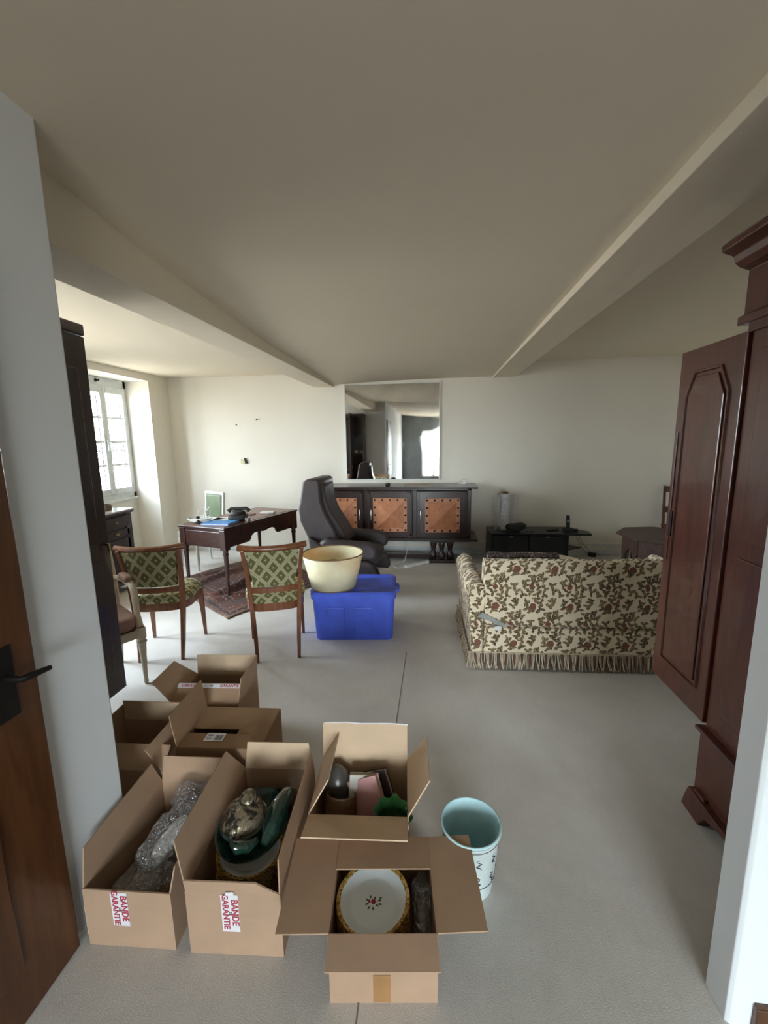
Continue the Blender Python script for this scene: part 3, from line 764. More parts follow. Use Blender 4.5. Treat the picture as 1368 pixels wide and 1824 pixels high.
# ---------------------------------------------------------------- green leather chair behind the desk
def green_chair():
    f = Vector((-.5, -.87)); ang = math.atan2(f.y, f.x)-pi/2
    t = thing('side_chair', 'cream framed chair with green leather back standing behind the writing desk', 'chair', (-3.02, 5.21, 0), ang)
    m = M_white
    for s in (-1, 1):
        MB().lathe([(.010,.0),(.015,.02),(.019,.30),(.026,.37),(.02,.385),(.028,.40),(.028,.46)], 10, capb=True, capt=True).build('front_leg', m, t, smooth=45).location = (s*.20, .19, 0)
        MB().tube([(s*.19,-.23,0),(s*.19,-.20,.25),(s*.19,-.195,.45),(s*.195,-.215,.70),(s*.20,-.235,.955)], [.015,.02,.023,.022,.022], 4).build('rear_leg', m, t, bevel=.003)
    for z in (.555, .945): MB().tube([(-.20,-.205-(z-.5)*.06,z),(.20,-.205-(z-.5)*.06,z)], [(.018,.024)]*2, 4).build('back_rail', m, t, bevel=.003)
    MB().hexa([(-.165,-.235,.58),(.165,-.235,.58),(.165,-.19,.58),(-.165,-.19,.58)], [(-.17,-.255,.92),(.17,-.255,.92),(.17,-.205,.92),(-.17,-.205,.92)]).build('back_pad', M_greencloth, t, bevel=.014)
    MB().box(-.215, .215, -.20, .21, .40, .455).build('seat_rail', m, t, bevel=.008)
    MB().pillow((0,.005,.475), (.42,.40,.07), .35).build('seat', M_greencloth, t, smooth=60)
green_chair()

# ---------------------------------------------------------------- dresser under / beside the window
def dresser():
    t = thing('dresser', 'dark wooden dresser with pale marble top beside the window', 'dresser', (-3.80, 3.30, 0))
    m = M_darkwood; d, w = .46, 1.04
    bx(0, d, 0, w, .08, .86).build('carcass', m, t, bevel=.004)
    MB().prism([(0,.86),(d+.02,.86),(d+.03,.875),(d+.04,.885),(0,.885)], -.02, w+.02, 'y').build('cornice', m, t, bevel=.003)
    bx(0, d+.035, -.02, w+.02, .885, .905).build('marble_top', M_graymarble, t, bevel=.004)
    for z0, z1 in ((.12, .35), (.37, .60), (.62, .70), (.72, .845)):
        df = MB().prism([(d-.01,z0),(d+.012+(.02 if z0 > .7 else 0),z0+.005),(d+.012+(.02 if z0 > .7 else 0),z1-.005),(d-.01,z1)], .05, w-.05, 'y').build('drawer_front', m, t, bevel=.004)
        for y in (.25, w-.25):
            k = MB().lathe([(0,0),(.012,0),(.008,.01),(.016,.02),(0,.028)], 10).build('knob', M_brass, df, smooth=50); k.location = (d+.012, y, (z0+z1)/2); k.rotation_euler = (0, pi/2, 0)
    for y in (0, w-.09):
        MB().prism([(d-.07,0),(d,0),(d+.012,.05),(d+.012,.86),(d-.07,.86)], y, y+.09, 'y').build('corner_post', m, t, bevel=.006)
        bx(.0, .08, y, y+.09, 0, .08).build('foot', m, t, bevel=.004)
dresser()
o = tag(MB().lathe([(0,0),(.06,0),(.066,.02),(.062,.065),(.056,.065),(.058,.02),(0,.012)], 20).build('clay_bowl', M_brownpot, None, smooth=40), 'small brown round pot on the marble dresser top', 'pot'); o.location = (-3.48, 4.15, .905)
o = tag(MB().lathe([(0,0),(.05,0),(.10,.025),(.098,.032),(.05,.008),(0,.008)], 24).build('shallow_dish', M_white, None, smooth=40), 'shallow white dish on the marble dresser top', 'dish'); o.location = (-3.50, 3.86, .905)

# ---------------------------------------------------------------- big swivel armchair seen from the side
def office_chair():
    t = thing('executive_chair', 'high-backed dark brown leather executive chair in front of the sideboard', 'office chair', (-.86, 4.35, 0), R(-4))
    m = M_darkcloth       # faces +x
    bk = [(-.42,1.20),(-.37,1.235),(-.26,1.235),(-.235,1.20),(-.235,1.02),(-.20,.90),(-.10,.72),(-.06,.60),(-.10,.42),(-.28,.42),(-.38,.62),(-.46,.80),(-.475,.92),(-.445,1.05)]
    MB().prism(bk, -.24, .24, 'y').build('backrest', m, t, bevel=.05, smooth=60)
    MB().prism([(-.26,1.19),(-.215,1.17),(-.20,1.02),(-.155,.90),(-.03,.70),(.02,.58),(-.10,.52),(-.24,.80)], -.17, .17, 'y').build('back_cushion', m, t, bevel=.03, smooth=60)
    MB().pillow((.08, 0, .43), (.52,.50,.17), .4).build('seat', m, t, smooth=60)
    for s in (-1, 1):
        ap = [(-.16,.66),(-.08,.635),(.26,.62),(.33,.59),(.36,.53),(.35,.46),(.29,.44),(-.10,.45),(-.25,.60)]
        MB().prism(ap, s*.285-.055, s*.285+.055, 'y').build('armrest', m, t, bevel=.035, smooth=60)
        sp = [(-.36,.66),(-.25,.60),(-.10,.455),(.10,.44),(.26,.42),(.34,.36),(.385,.24),(.37,.20),(-.28,.20),(-.33,.40)]
        MB().prism(sp, s*.27-.04, s*.27+.04, 'y').build('side_panel', m, t, bevel=.02, smooth=60)
    MB().lathe([(.03,.08),(.03,.24),(.12,.25),(.12,.27)], 16, capt=True).build('column', M_metal, t, smooth=40)
    for k in range(5):
        a = 2*pi*k/5+.25
        l = MB().tube([(0,0,.10),(.16*cos(a),.16*sin(a),.10),(.33*cos(a),.33*sin(a),.065)], [(.03,.02),(.028,.018),(.022,.014)], 6).build('base_leg', M_darkwood, t)
        MB().lathe([(.0,-.012),(.026,-.012),(.026,.012),(.0,.012)], 14).build('castor', M_rubber, l, smooth=30)
        c = l.children[0]; c.location = (.32*cos(a), .32*sin(a), .027); c.rotation_euler = (pi/2, 0, a+.4)
office_chair()

# ---------------------------------------------------------------- rug, rumpled under the desk
def rug():
    # corner points (near, right, back, left)
    A, Bc, Cc, Dc = Vector((-1.84,3.50)), Vector((-1.02,4.62)), Vector((-2.30,5.72)), Vector((-3.18,4.62))
    A, Bc, Cc, Dc = Vector((-1.86,3.52)), Vector((-1.18,4.75)), Vector((-2.45,5.60)), Vector((-3.10,4.45))
    def fn(u, v):
        p = A*(1-u)*(1-v)+Bc*u*(1-v)+Cc*u*v+Dc*(1-u)*v
        z = .010
        for d, amp, wd in ((.30, .06, .035), (.47, .085, .04), (.66, .06, .035), (.84, .04, .03)):
            c = d+.10*sin(u*4+d*9)
            z += amp*math.exp(-((v-c)/wd)**2)*(.35+.65*sin(pi*min(max(u*1.1, 0), 1)))
        z += .012*noise.noise(Vector((u*6, v*6, 1.7)))+.006
        e = min(u, 1-u, v, 1-v)
        z = .006+(z-.006)*min(1, e*9+.15)
        q = Vector((noise.noise(Vector((u*5, v*5, 9))), noise.noise(Vector((u*5, v*5, 4)))))*.02
        return (p.x+q.x, p.y+q.y, max(z, .006))
    g = MB().grid(fn, 70, 80)
    o = g.build('persian_rug', M_rug, None, smooth=60, solid=.008)
    uv = o.data.uv_layers.new(name='UVMap')
    for p in o.data.polygons:
        for li in p.loop_indices:
            vi = o.data.loops[li].vertex_index; uv.data[li].uv = ((vi % 71)/70, (vi//71)/80)
    tag(o, 'rumpled dark red patterned rug under the writing desk', 'rug')
rug()

# ---------------------------------------------------------------- blue bin and lampshade
def storage_bin():
    t = thing('storage_bin', 'blue plastic storage bin with lid under the lampshade', 'storage bin', (-.645, 3.43, 0), R(5))
    w, d, h = .31, .215, .385
    def rr(hw, hd, r, z, n=5):
        out = []
        for cx, cy, a0 in ((hw-r,hd-r,0),(-hw+r,hd-r,pi/2),(-hw+r,-hd+r,pi),(hw-r,-hd+r,1.5*pi)):
            for i in range(n+1):
                a = a0+pi/2*i/n; out.append((cx+r*cos(a), cy+r*sin(a), z))
        return out
    b = MB(); rings = [rr(w, d, .045, 0), rr(w+.004, d+.004, .045, .02), rr(w+.022, d+.022, .05, h-.05), rr(w+.022, d+.022, .05, h)]
    N = len(rings[0]); vs = sum(rings, [])
    b.add(vs, [tuple(range(N))[::-1]]+[(i*N+j, i*N+(j+1) % N, (i+1)*N+(j+1) % N, (i+1)*N+j) for i in range(3) for j in range(N)])
    b.build('tub', M_blue, t, smooth=50)
    for x in (-.14, .08):
        MB().hexa([(x-.07,-d-.006,.03),(x+.07,-d-.006,.03),(x+.07,-d+.01,.03),(x-.07,-d+.01,.03)], [(x-.07,-d-.026,h-.10),(x+.07,-d-.026,h-.10),(x+.07,-d-.005,h-.10),(x-.07,-d-.005,h-.10)]).build('rib', M_blue, t, bevel=.006)
    l = MB(); rings = [rr(w+.034, d+.034, .055, h-.03), rr(w+.036, d+.036, .055, h+.012), rr(w+.024, d+.024, .05, h+.026), rr(w+.002, d+.002, .045, h+.026), rr(w-.012, d-.012, .045, h+.012)]
    vs = sum(rings, []); l.add(vs, [tuple(range(4*N, 5*N))]+[(i*N+j, i*N+(j+1) % N, (i+1)*N+(j+1) % N, (i+1)*N+j) for i in range(4) for j in range(N)])
    lo = l.build('lid', M_blue, t, smooth=40)
    bx(-.20, .20, -.12, .12, h+.010, h+.016).build('lid_panel', M_blue, lo, bevel=.004)
    for s in (-1, 1):
        MB().tube([(s*(w+.02),-.08,h-.02),(s*(w+.05),-.075,h-.015),(s*(w+.055),0,h-.015),(s*(w+.05),.075,h-.015),(s*(w+.02),.08,h-.02)], .012, 8).build('handle', M_blue, t, smooth=50)
storage_bin()
def lampshade():
    t = thing('lampshade', 'parchment drum lampshade with brown braid resting upside down on the blue bin', 'lampshade', (-.815, 3.36, .4115))
    MB().lathe([(.185,.0),(.25,.285)], 40).build('shade', M_shade, t, smooth=60, solid=.003)
    for r, z in ((.186, .004), (.2505, .282)):
        MB().tube([(r*cos(2*pi*i/40), r*sin(2*pi*i/40), z) for i in range(41)], .0055, 6, caps=False).build('braid', M_shaderim, t, smooth=60)
    w = MB()
    for k in range(3):
        a = 2*pi*k/3+.5
        w.tube([(.183*cos(a),.183*sin(a),.02),(.10*cos(a),.10*sin(a),.10),(.035*cos(a),.035*sin(a),.215)], .0025, 6)
    w.tube([(.035*cos(2*pi*i/16), .035*sin(2*pi*i/16), .215) for i in range(17)], .0025, 6, caps=False)
    w.build('wire_frame', M_brass, t, smooth=60)
lampshade()

# ---------------------------------------------------------------- floral sofa seen from behind
def sofa():
    t = thing('sofa', 'cream floral velvet sofa with fringed skirt, its back to the door', 'sofa', (.26, 2.86, 0), R(2))
    m = M_floral; L = 1.72
    # base
    bx(.10, L-.10, .02, .86, .12, .34).build('base', m, t, bevel=.02)
    bx(.02, L-.02, .03, .85, .10, .14).build('underside', M_liner, t)
    # lower back panel (skirt) down to the fringe, covers the base between the arms
    bx(.105, L-.105, .0, .05, .10, .305).build('skirt_panel', m, t, bevel=.012)
    # upper back, a thick cushion overhanging the skirt slightly
    def bf(u, v):
        x = .105+(L-.21)*u
        prof = [(.06,.300),(.015,.312),(-.012,.335),(-.012,.40),(.0,.62),(.012,.75),(.03,.775),(.06,.786),(.10,.775),(.15,.73),(.20,.50),(.20,.36)]
        k = v*(len(prof)-1); i = min(int(k), len(prof)-2); f = k-i
        y = prof[i][0]*(1-f)+prof[i+1][0]*f; z = prof[i][1]*(1-f)+prof[i+1][1]*f
        z += .008*noise.noise(Vector((x*4, y*6, z*5))); y += .012*noise.noise(Vector((x*5, 3, z*6)))
        return (x, y, z)
    g = MB().grid(bf, 40, 33); w = 41
    g.f.append(tuple(j*w for j in range(34))[::-1]); g.f.append(tuple(j*w+40 for j in range(34)))
    g.build('back_cushion', m, t, smooth=70)
    # arms: rolled tops
    for x0, s in ((0.0, 1), (L, -1)):
        pr = [(.02,.10),(.0,.45),(-.015,.52),(-.005,.575),(.04,.61),(.09,.605),(.125,.565),(.125,.50),(.105,.46),(.10,.10)]
        pr = [(x0+s*a, b) for a, b in pr]
        if s < 0: pr = pr[::-1]
        MB().prism(pr, .0, .88, 'y').build('arm', m, t, bevel=.02, smooth=55)
    for k in range(2):
        a = .13+k*.735
        MB().pillow((a+.365, .52, .40), (.74,.66,.16), .3).build('seat_cushion', m, t, smooth=60)
    MB().pillow((.16, .26, .55), (.06,.10,.36), .4).build('lining', M_liner, t, smooth=60)
    # torn strap and strip of webbing hanging at the seam
    MB().add([(.055,-.020,.395),(.085,-.022,.425),(.25,-.030,.345),(.235,-.030,.325)], [(0,1,2,3)]).build('torn_strap', plain('grey_webbing', (.33,.35,.32,1), .7), t, solid=.004)
    MB().pillow((.20,-.006,.305), (.05,.02,.035), .7).build('torn_padding', M_white, t, smooth=60)
    # bullion fringe
    random.seed(3)
    fa, fb = MB(), MB()
    def strand(b, x, y, nx, ny, z=.12):
        dx = random.uniform(-.02, .028); dz = random.uniform(-.004, .012)
        b.tube([(x, y, z), (x+nx*.008+dx*.2*abs(ny), y+ny*.008+dx*.2*abs(nx), z*.62), (x+nx*.016+dx*.7*abs(ny), y+ny*.016+dx*.7*abs(nx), z*.28), (x+nx*.02+dx*abs(ny), y+ny*.02+dx*abs(nx), .010+max(dz, 0))], [.0028,.0034,.0036,.003], 5)
    n = 190
    for i in range(n): strand(fa if (i//2) % 3 != 2 else fb, .005+(L-.01)*i/n, -.008+random.uniform(-.004,.004), 0, -1)
    for i in range(100): strand(fa if (i//2) % 3 != 2 else fb, .008, .0+.88*i/100, -1, 0)
    for b, mm, nm in ((fa, M_fringe, 'fringe'), (fb, M_fringe2, 'fringe')):
        o = b.build(nm, mm, t, smooth=60); o['kind'] = 'stuff'
    br = MB().tube([(0, .88, .122), (-.002, -.004, .122), (L, -.004, .122)], .005, 6); br.build('braid', M_fringe, t)
sofa()
# dark fur throw laid along the sofa back
th = MB()
random.seed(11)
pts = [(.395+.055*i, 3.035+.01*sin(i*1.7), .772+.004*sin(i*2.3)) for i in range(10)]
th.tube(pts, [(.026,.020)]+[(.040,.026)]*8+[(.030,.020)], 14)
for i in range(2600):
    k = random.random()*8.98; a = random.uniform(0, 2*pi); j = int(k); f = k-j
    p = Vector(pts[j])*(1-f)+Vector(pts[j+1])*f
    d = Vector((random.uniform(-.4,.4), cos(a), sin(a)*.7))
    q = p+Vector((0, cos(a)*.037, sin(a)*.024)); tip = q+d*random.uniform(.008,.018)
    s_ = Vector((.0022, .001, .0015)); th.add([q-s_, q+s_, tip], [(0,1,2)])
tag(th.build('fur_throw', M_fur, None), 'rolled dark grey-brown fur throw lying along the sofa back', 'throw')
# round cream ottoman beyond the sofa
o = thing('round_table', 'round cream topped table just beyond the floral sofa', 'table', (1.03, 4.20, 0))
MB().lathe([(0,.355),(.47,.355),(.49,.362),(.50,.38),(.49,.395),(0,.40)], 44, 1, .84).build('tabletop', plain('cream_laminate', (.62,.52,.36,1), .5), o, smooth=40)
MB().lathe([(.20,0),(.20,.02),(.05,.05),(.04,.20),(.05,.32),(.16,.355)], 20, capb=True).build('pedestal', M_darkwood, o, smooth=40)

# ---------------------------------------------------------------- black TV stand
def tv_stand():
    t = thing('tv_stand', 'low black lacquered television stand against the back wall', 'tv stand', (.74, 5.42, 0))
    m = M_black
    bx(0, 1.06, 0, .44, .40, .425).build('top', m, t, bevel=.003)
    bx(0, .03, 0, .44, 0, .40).build('side_panel', m, t, bevel=.002); bx(.93, .96, 0, .44, 0, .40).build('side_panel', m, t, bevel=.002)
    bx(.03, .93, .40, .42, .03, .40).build('back_panel', m, t); bx(.03, .93, 0, .40, .03, .05).build('bottom_shelf', m, t)
    for a, b in ((.035, .475), (.485, .925)):
        d = bx(a, b, -.004, .014, .06, .392).build('door', m, t, bevel=.003)
        MB().prism([(a+.19,.385),(a+.25,.385),(a+.235,.372),(a+.205,.372)], -.012, -.004, 'y').build('finger_pull', M_steel, d)
        MB().lathe([(0,0),(.018,0),(.014,.006),(0,.008)], 12).build('knob', M_black, d, smooth=40)
        k = d.children[-1]; k.location = (a+.22, -.004, .24); k.rotation_euler = (pi/2, 0, 0)
    # swing-out wing shelves on the right
    MB().prism([(.90,.02),(1.24,.03),(1.25,.20),(1.10,.40),(.90,.40)], .395, .42, 'z').build('wing_shelf', m, t, bevel=.003)
    MB().prism([(.955,.10),(1.20,.26),(1.02,.40),(.955,.40)], .18, .195, 'z').build('wing_shelf', m, t, bevel=.002)
    MB().prism([(.94,-.06),(1.16,.0),(1.19,.08),(.94,.36)], .0, .03, 'z').build('foot', m, t, bevel=.003)
tv_stand()
def wrap_roll():
    t = thing('stretch_film_roll', 'upright roll of clear stretch film standing on the black tv stand', 'plastic roll', (.95, 5.66, .425))
    MB().lathe([(.0,0),(.062,0),(.062,.47),(.04,.47),(.038,.475),(0,.475)], 24).build('film', bubble('rolled_film', .97, (.86,.89,.92,1), 25, .7), t, smooth=40)
    MB().lathe([(.036,-.0),(.036,.50),(.030,.50),(.030,0)], 18).build('core', M_brownpot, t, smooth=40)
    sh = MB().grid(lambda u, v: (-.06-.075*u-.025*v*u+.02*sin(5*v+3*u), -.03-.03*u+.015*sin(9*u+4*v), .46-.44*v+.03*u*sin(4*v)), 8, 14)
    sh.build('loose_film', M_film, t, smooth=60)
    sh = MB().grid(lambda u, v: (.06+.10*u, .01+.01*sin(6*u), .46-.40*v), 6, 8); sh.build('loose_film', M_film, t, smooth=60)
    MB().tube([(.07,.0,.455),(.165,.0,.46),(.168,.0,.02)], .0022, 5).build('film_edge', M_greycable, t)
wrap_roll()
b = MB().pillow((0,0,.055), (.22,.15,.11), .75, wob=.35, seed=2, freq=14); b.pillow((.05,-.02,.085), (.13,.12,.07), .8, wob=.35, seed=5, freq=18)
o = tag(b.build('crumpled_bag', plain('dark_green_cloth', (.020,.024,.020,1), .8), None, smooth=60), 'crumpled dark bag beside the film roll on the tv stand', 'bag'); o.location = (1.07, 5.53, .425)
o = tag(bx(-.05, .05, -.018, .018, 0, .012).build('small_packet', M_redcloth, None, bevel=.004), 'small dark red packet on the tv stand beside the crumpled bag', 'packet'); o.location = (1.25, 5.52, .425); o.rotation_euler = (0,0,.3)
p = thing('cordless_phone', 'black cordless telephone standing in its base on the tv stand', 'telephone', (1.73, 5.58, .425))
MB().prism([(-.06,0),(.06,0),(.06,.02),(.02,.045),(-.05,.045)], -.05, .05, 'x').build('base', M_rubber, p, bevel=.006)
ph = MB().hexa([(-.026,-.012,.03),(.026,-.012,.03),(.026,.014,.03),(-.026,.014,.03)], [(-.023,.016,.20),(.023,.016,.20),(.023,.038,.20),(-.023,.038,.20)]).build('handset', M_rubber, p, bevel=.008)
MB().hexa([(-.014,.001,.115),(.014,.001,.115),(.014,.006,.115),(-.014,.006,.115)], [(-.014,.009,.155),(.014,.009,.155),(.014,.014,.155),(-.014,.014,.155)]).build('screen', plain('phone_screen', (.30,.34,.36,1), .3), ph)
bx(.05, .12, -.03, .03, 0, .03).build('answering_unit', M_rubber, p, bevel=.006)
o = tag(bx(-.08, .08, -.022, .022, 0, .018).build('remote_control', M_rubber, None, bevel=.006), 'black remote control lying on the tv stand near the phone', 'remote'); o.location = (1.55, 5.60, .425); o.rotation_euler = (0,0,.4)
c = MB(); c.tube([(1.86,5.70,.40),(1.94,5.80,.25),(2.05,5.90,.10),(2.12,5.95,.03),(2.30,5.955,.012)], .004, 6); c.tube([(1.88,5.70,.40),(2.0,5.82,.22),(2.14,5.92,.07),(2.28,5.955,.03),(2.42,5.95,.02)], .004, 6)
tag(c.build('phone_cable', M_greycable, None, smooth=60), 'pair of grey cables trailing from the tv stand to the wall', 'cable')
tag(bx(2.14, 2.22, 5.90, 5.975, 0, .05).build('adapter', M_rubber, None, bevel=.005), 'small black adapter box on the floor by the back skirting', 'adapter')
o = tag(MB().box(-.03, .03, -.008, 0, -.02, .02).lathe([(0,0),(.01,0)], 8).build('wall_socket', M_white, None, bevel=.003), 'low white wall socket by the side table', 'socket'); o.location = (2.42, 5.999, .115)

# ---------------------------------------------------------------- octagonal side table and dark chair at the right
def side_table():
    t = thing('side_table', 'low carved wooden side table with arched sides by the back wall', 'side table', (2.62, 5.10, 0), R(8))
    m = M_tablewood; Z = .475; Rr = .47
    oc = [(Rr*cos(pi/8+k*pi/4), Rr*sin(pi/8+k*pi/4)) for k in range(8)]
    MB().prism(oc, Z, Z+.022, 'z').build('top', m, t, bevel=.004)
    ra = .39
    for k in range(8):
        a = pi/8+k*pi/4; b = a+pi/4
        p0 = Vector((ra*cos(a), ra*sin(a))); p1 = Vector((ra*cos(b), ra*sin(b))); w = (p1-p0).length
        pr = [(0,Z),(0,.30),(.015,.28),(.0,.26),(.03,.22),(.03,0),(.075,0),(.075,.20)]
        arc = [(w/2+(-w/2+.075)*cos(pi*i/10), .22+.11*sin(pi*i/10)) for i in range(11)]
        poly = pr[:7]+arc+[(w-.075,0),(w-.03,0),(w-.03,.22),(w,.26),(w-.015,.28),(w,.30),(w,Z)]
        o = MB().prism(poly, -.011, .011, 'y').build('arched_panel', m, t, bevel=.002)
        o.location = (p0.x, p0.y, 0); o.rotation_euler = (0, 0, math.atan2(p1.y-p0.y, p1.x-p0.x))
side_table()
def dark_chair():
    t = thing('red_chair', 'narrow dark red wooden chair back showing behind the armoire door', 'chair', (3.225, 5.70, 0), R(180))
    m = M_redwood
    for s in (-1, 1):
        MB().tube([(s*.2,-.20,0),(s*.2,-.19,.45),(s*.2,-.23,.97)], [.016,.02,.018], 4).build('rear_leg', m, t, bevel=.003)
        MB().tube([(s*.2,.20,0),(s*.2,.20,.44)], [.015,.02], 4).build('front_leg', m, t, bevel=.003)
    bx(-.22, .22, -.21, .22, .43, .47).build('seat', M_redcloth, t, bevel=.012)
    for z in (.93, .66): bx(-.2, .2, -.235, -.21, z-.04, z+.035).build('back_rail', m, t, bevel=.004)
dark_chair()

# ---------------------------------------------------------------- small things on the sideboard, wall and floor
o = tag(MB().pillow((0,0,.022), (.075,.06,.044), .8).build('dark_stone', M_rubber, None, smooth=60), 'small dark rounded lump on the sideboard under the mirror', 'ornament'); o.location = (-.58, 5.55, 1.012)
o = tag(bx(-.20, .20, -.08, .08, 0, .006).build('paper_sheet', M_pages, None), 'flat brownish paper on the sideboard right of the dark lump', 'paper'); o.location = (-.17, 5.72, 1.012)
o = tag(MB().box(-.06, .06, -.03, .03, 0, .012).box(.01, .05, -.02, .02, .012, .06).build('white_fitting', M_white, None, bevel=.003), 'small white plastic fitting near the right end of the sideboard', 'fitting'); o.location = (.40, 5.80, 1.012)
o = thing('wall_sconce_bracket', 'small cream switch with dark bracket on the back wall above the desk', 'switch', (-2.727, 5.999, 1.332))
bx(-.045, .025, -.018, 0, -.03, .035).build('switch_plate', plain('yellowed_plastic', (.66,.63,.38,1), .5), o, bevel=.004)
MB().prism([(.01,.05),(.03,.05),(.06,-.03),(.02,-.03)], -.022, -.002, 'y').build('bracket', M_metal, o)
for x, z, lb in ((-2.80, 1.856, 'left'), (-2.492, 1.929, 'right')):
    n = tag(MB().lathe([(0,0),(.004,0),(.004,.02),(.010,.021),(.010,.025),(0,.027)], 8).build('picture_nail', M_metal, None), lb+' one of two picture nails high on the back wall', 'nail')
    n.location = (x, 5.999, z); n.rotation_euler = (pi/2, 0, 0)
h = tag(MB().lathe([(0,0),(.022,0),(.02,.01),(.008,.03),(.014,.045),(0,.05)], 10).build('curtain_hook', M_metal, None, smooth=50), 'small dark curtain hook above the window', 'hook'); h.location = (-4.149, 5.05, 2.395); h.rotation_euler = (0, pi/2, 0)
ps = thing('power_strip', 'white power strip on the carpet in front of the sideboard', 'power strip', (-.19, 5.36, 0), R(42))
bx(-.19, .19, -.026, .026, 0, .035).build('body', M_white, ps, bevel=.006)
for i in range(5):
    MB().lathe([(.018,.0),(.018,.004),(.0,.004)], 14).build('socket', M_cable, ps, smooth=30).location = (-.14+.07*i, 0, .034)
tag(MB().tube([(-.34,5.235,.01),(-.42,5.20,.008),(-.50,5.28,.008),(-.44,5.42,.010),(-.36,5.50,.02),(-.33,5.60,.14),(-.36,5.65,.25),(-.355,5.68,.294)], .005, 8).build('extension_cable', M_cable, None, smooth=60), 'white cable hanging under the sideboard to the power strip', 'cable')

# ================================================================== CARTONS IN FRONT
T = .0045
def flap_mesh(L_, ln, taper0=0, taper1=0):
    # hinge along x from 0 to L_, flap standing up in +z
    b = MB(); b.prism([(.003,0),(L_-.003,0),(L_-.003-taper1,ln),(.003+taper0,ln)], -T/2, T/2, 'y'); return b
def carton(label, p, rz, w, d, h, flaps, m=None, group='open cardboard boxes by the doorway', inner=None):
    m = m or M_card
    t = thing('cardboard_box', label, 'box', (p[0], p[1], 0), rz, group)
    b = MB().box(0, w, 0, T, 0, h).box(0, w, d-T, d, 0, h).box(0, T, T, d-T, 0, h).box(w-T, w, T, d-T, 0, h).box(T, w-T, T, d-T, .002, .008)
    b.build('body', m, t)
    res = {'body': t.children[0], 'root': t}
    for side, spec in flaps.items():
        ang, ln = R(spec[0]), spec[1]; t0 = spec[2] if len(spec) > 2 else 0; t1 = spec[3] if len(spec) > 3 else 0
        mm = spec[4] if len(spec) > 4 else m
        LL = w if side in 'FB' else d
        o = flap_mesh(LL, ln, t0, t1).build('flap', mm, t)
        if side == 'F': o.location = (0, T/2, h); o.rotation_euler = (ang, 0, 0)
        elif side == 'B': o.location = (w, d-T/2, h); o.rotation_euler = (ang, 0, pi)
        elif side == 'L': o.location = (T/2, d, h); o.rotation_euler = (ang, 0, -pi/2)
        else: o.location = (w-T/2, 0, h); o.rotation_euler = (ang, 0, pi/2)
        res[side] = o
    return res
# positive angle = leaning outwards, 0 = upright, 90 = level, >90 = drooping
def guarantee_tape(parent, x, z, hgt, wid=.055, y=-.0012, words=True):
    tp = bx(x-wid/2, x+wid/2, y-.0008, y, z-hgt, z).build('tape', M_tape, parent)
    zc_ = z-hgt*.5
    text('lettering', 'BANDE', .030, M_red, tp, (x+wid*.27, y-.0012, zc_+.004), (pi/2, pi/2, 0))
    text('lettering', 'DE', .012, M_ink, tp, (x+.001, y-.0012, zc_), (pi/2, pi/2, 0))
    text('lettering', 'GARANTIE', .027, M_red, tp, (x-wid*.25, y-.0012, zc_+.006), (pi/2, pi/2, 0))
    return tp

# E: front box, gold-rimmed plates inside
boxE = carton('front cardboard box holding gold-rimmed plates, all four flaps folded out', (-.286, .957), R(5.9), .31, .30, .238,
      {'F': (97, .082), 'B': (-88, .115), 'L': (91, .15), 'R': (87, .142)})
bx(.125, .175, -.0012, -.0004, .004, .10).build('brown_tape', M_btape, boxE['root'])
def scribble(parent, loc, rot, sc):
    pts = [(sc*(i*.05+.02*sin(i*2.1)), sc*.10*sin(i*1.9), 0) for i in range(28)]
    o = MB().tube(pts, sc*.010, 4).build('handwriting', M_ink, parent); o.location = loc; o.rotation_euler = rot
for k in range(2):   # fold creases on the wide flaps
    s = ('L', 'R')[k]
    MB().box(.148, .152, -T/2-.0006, -T/2, .004, .148).build('crease', M_card2, boxE[s])
scribble(boxE['B'], (.20, T/2+.0005, .03), (-pi/2, 0, pi), .055)
# D: box behind it with books
boxD = carton('open cardboard box with books and green vase, tall back flap upright', (-.437, 1.285), R(3.5), .36, .285, .285,
      {'F': (78, .115), 'B': (8, .15, .0, .0, M_card2), 'L': (-32, .132, .0, .035), 'R': (36, .135, .045, .0, M_card2)}, M_card2)
MB().tube([(.0,0,.147),(.08,.001,.152),(.2,0,.149),(.26,.002,.154),(.35,0,.149)], .003, 5).build('torn_tape', M_tape, boxD['B'])
# C: middle box with tape
boxC = carton('cardboard box with white guarantee tape holding plates and green dishes', (-.757, 1.033), R(3.6), .30, .51, .232,
      {'F': (10, .050, .0, .07), 'B': (6, .115, .02, .012, M_card2), 'L': (22, .135, .06, .045), 'R': (-3, .10, .02, .02)})
guarantee_tape(boxC['root'], .140, .226, .135)
MB().pillow((.145,-.006,.238), (.028,.008,.014), .8, wob=.5, seed=3, freq=60).build('torn_tape', M_tape, boxC['root'], smooth=60)
# B: left box against the wall
boxB = carton('cardboard box of bubble-wrapped bundles pushed against the white wall', (-1.098, 1.022), R(2.6), .29, .44, .212,
      {'B': (6, .11, .0, .012), 'L': (10, .105, .03, .04), 'R': (8, .075, .02, .0)})
guarantee_tape(boxB['root'], .12, .208, .125)
MB().box(-.0015, 0, .0, .02, .04, .16).build('torn_edge', M_card2, boxB['root'])
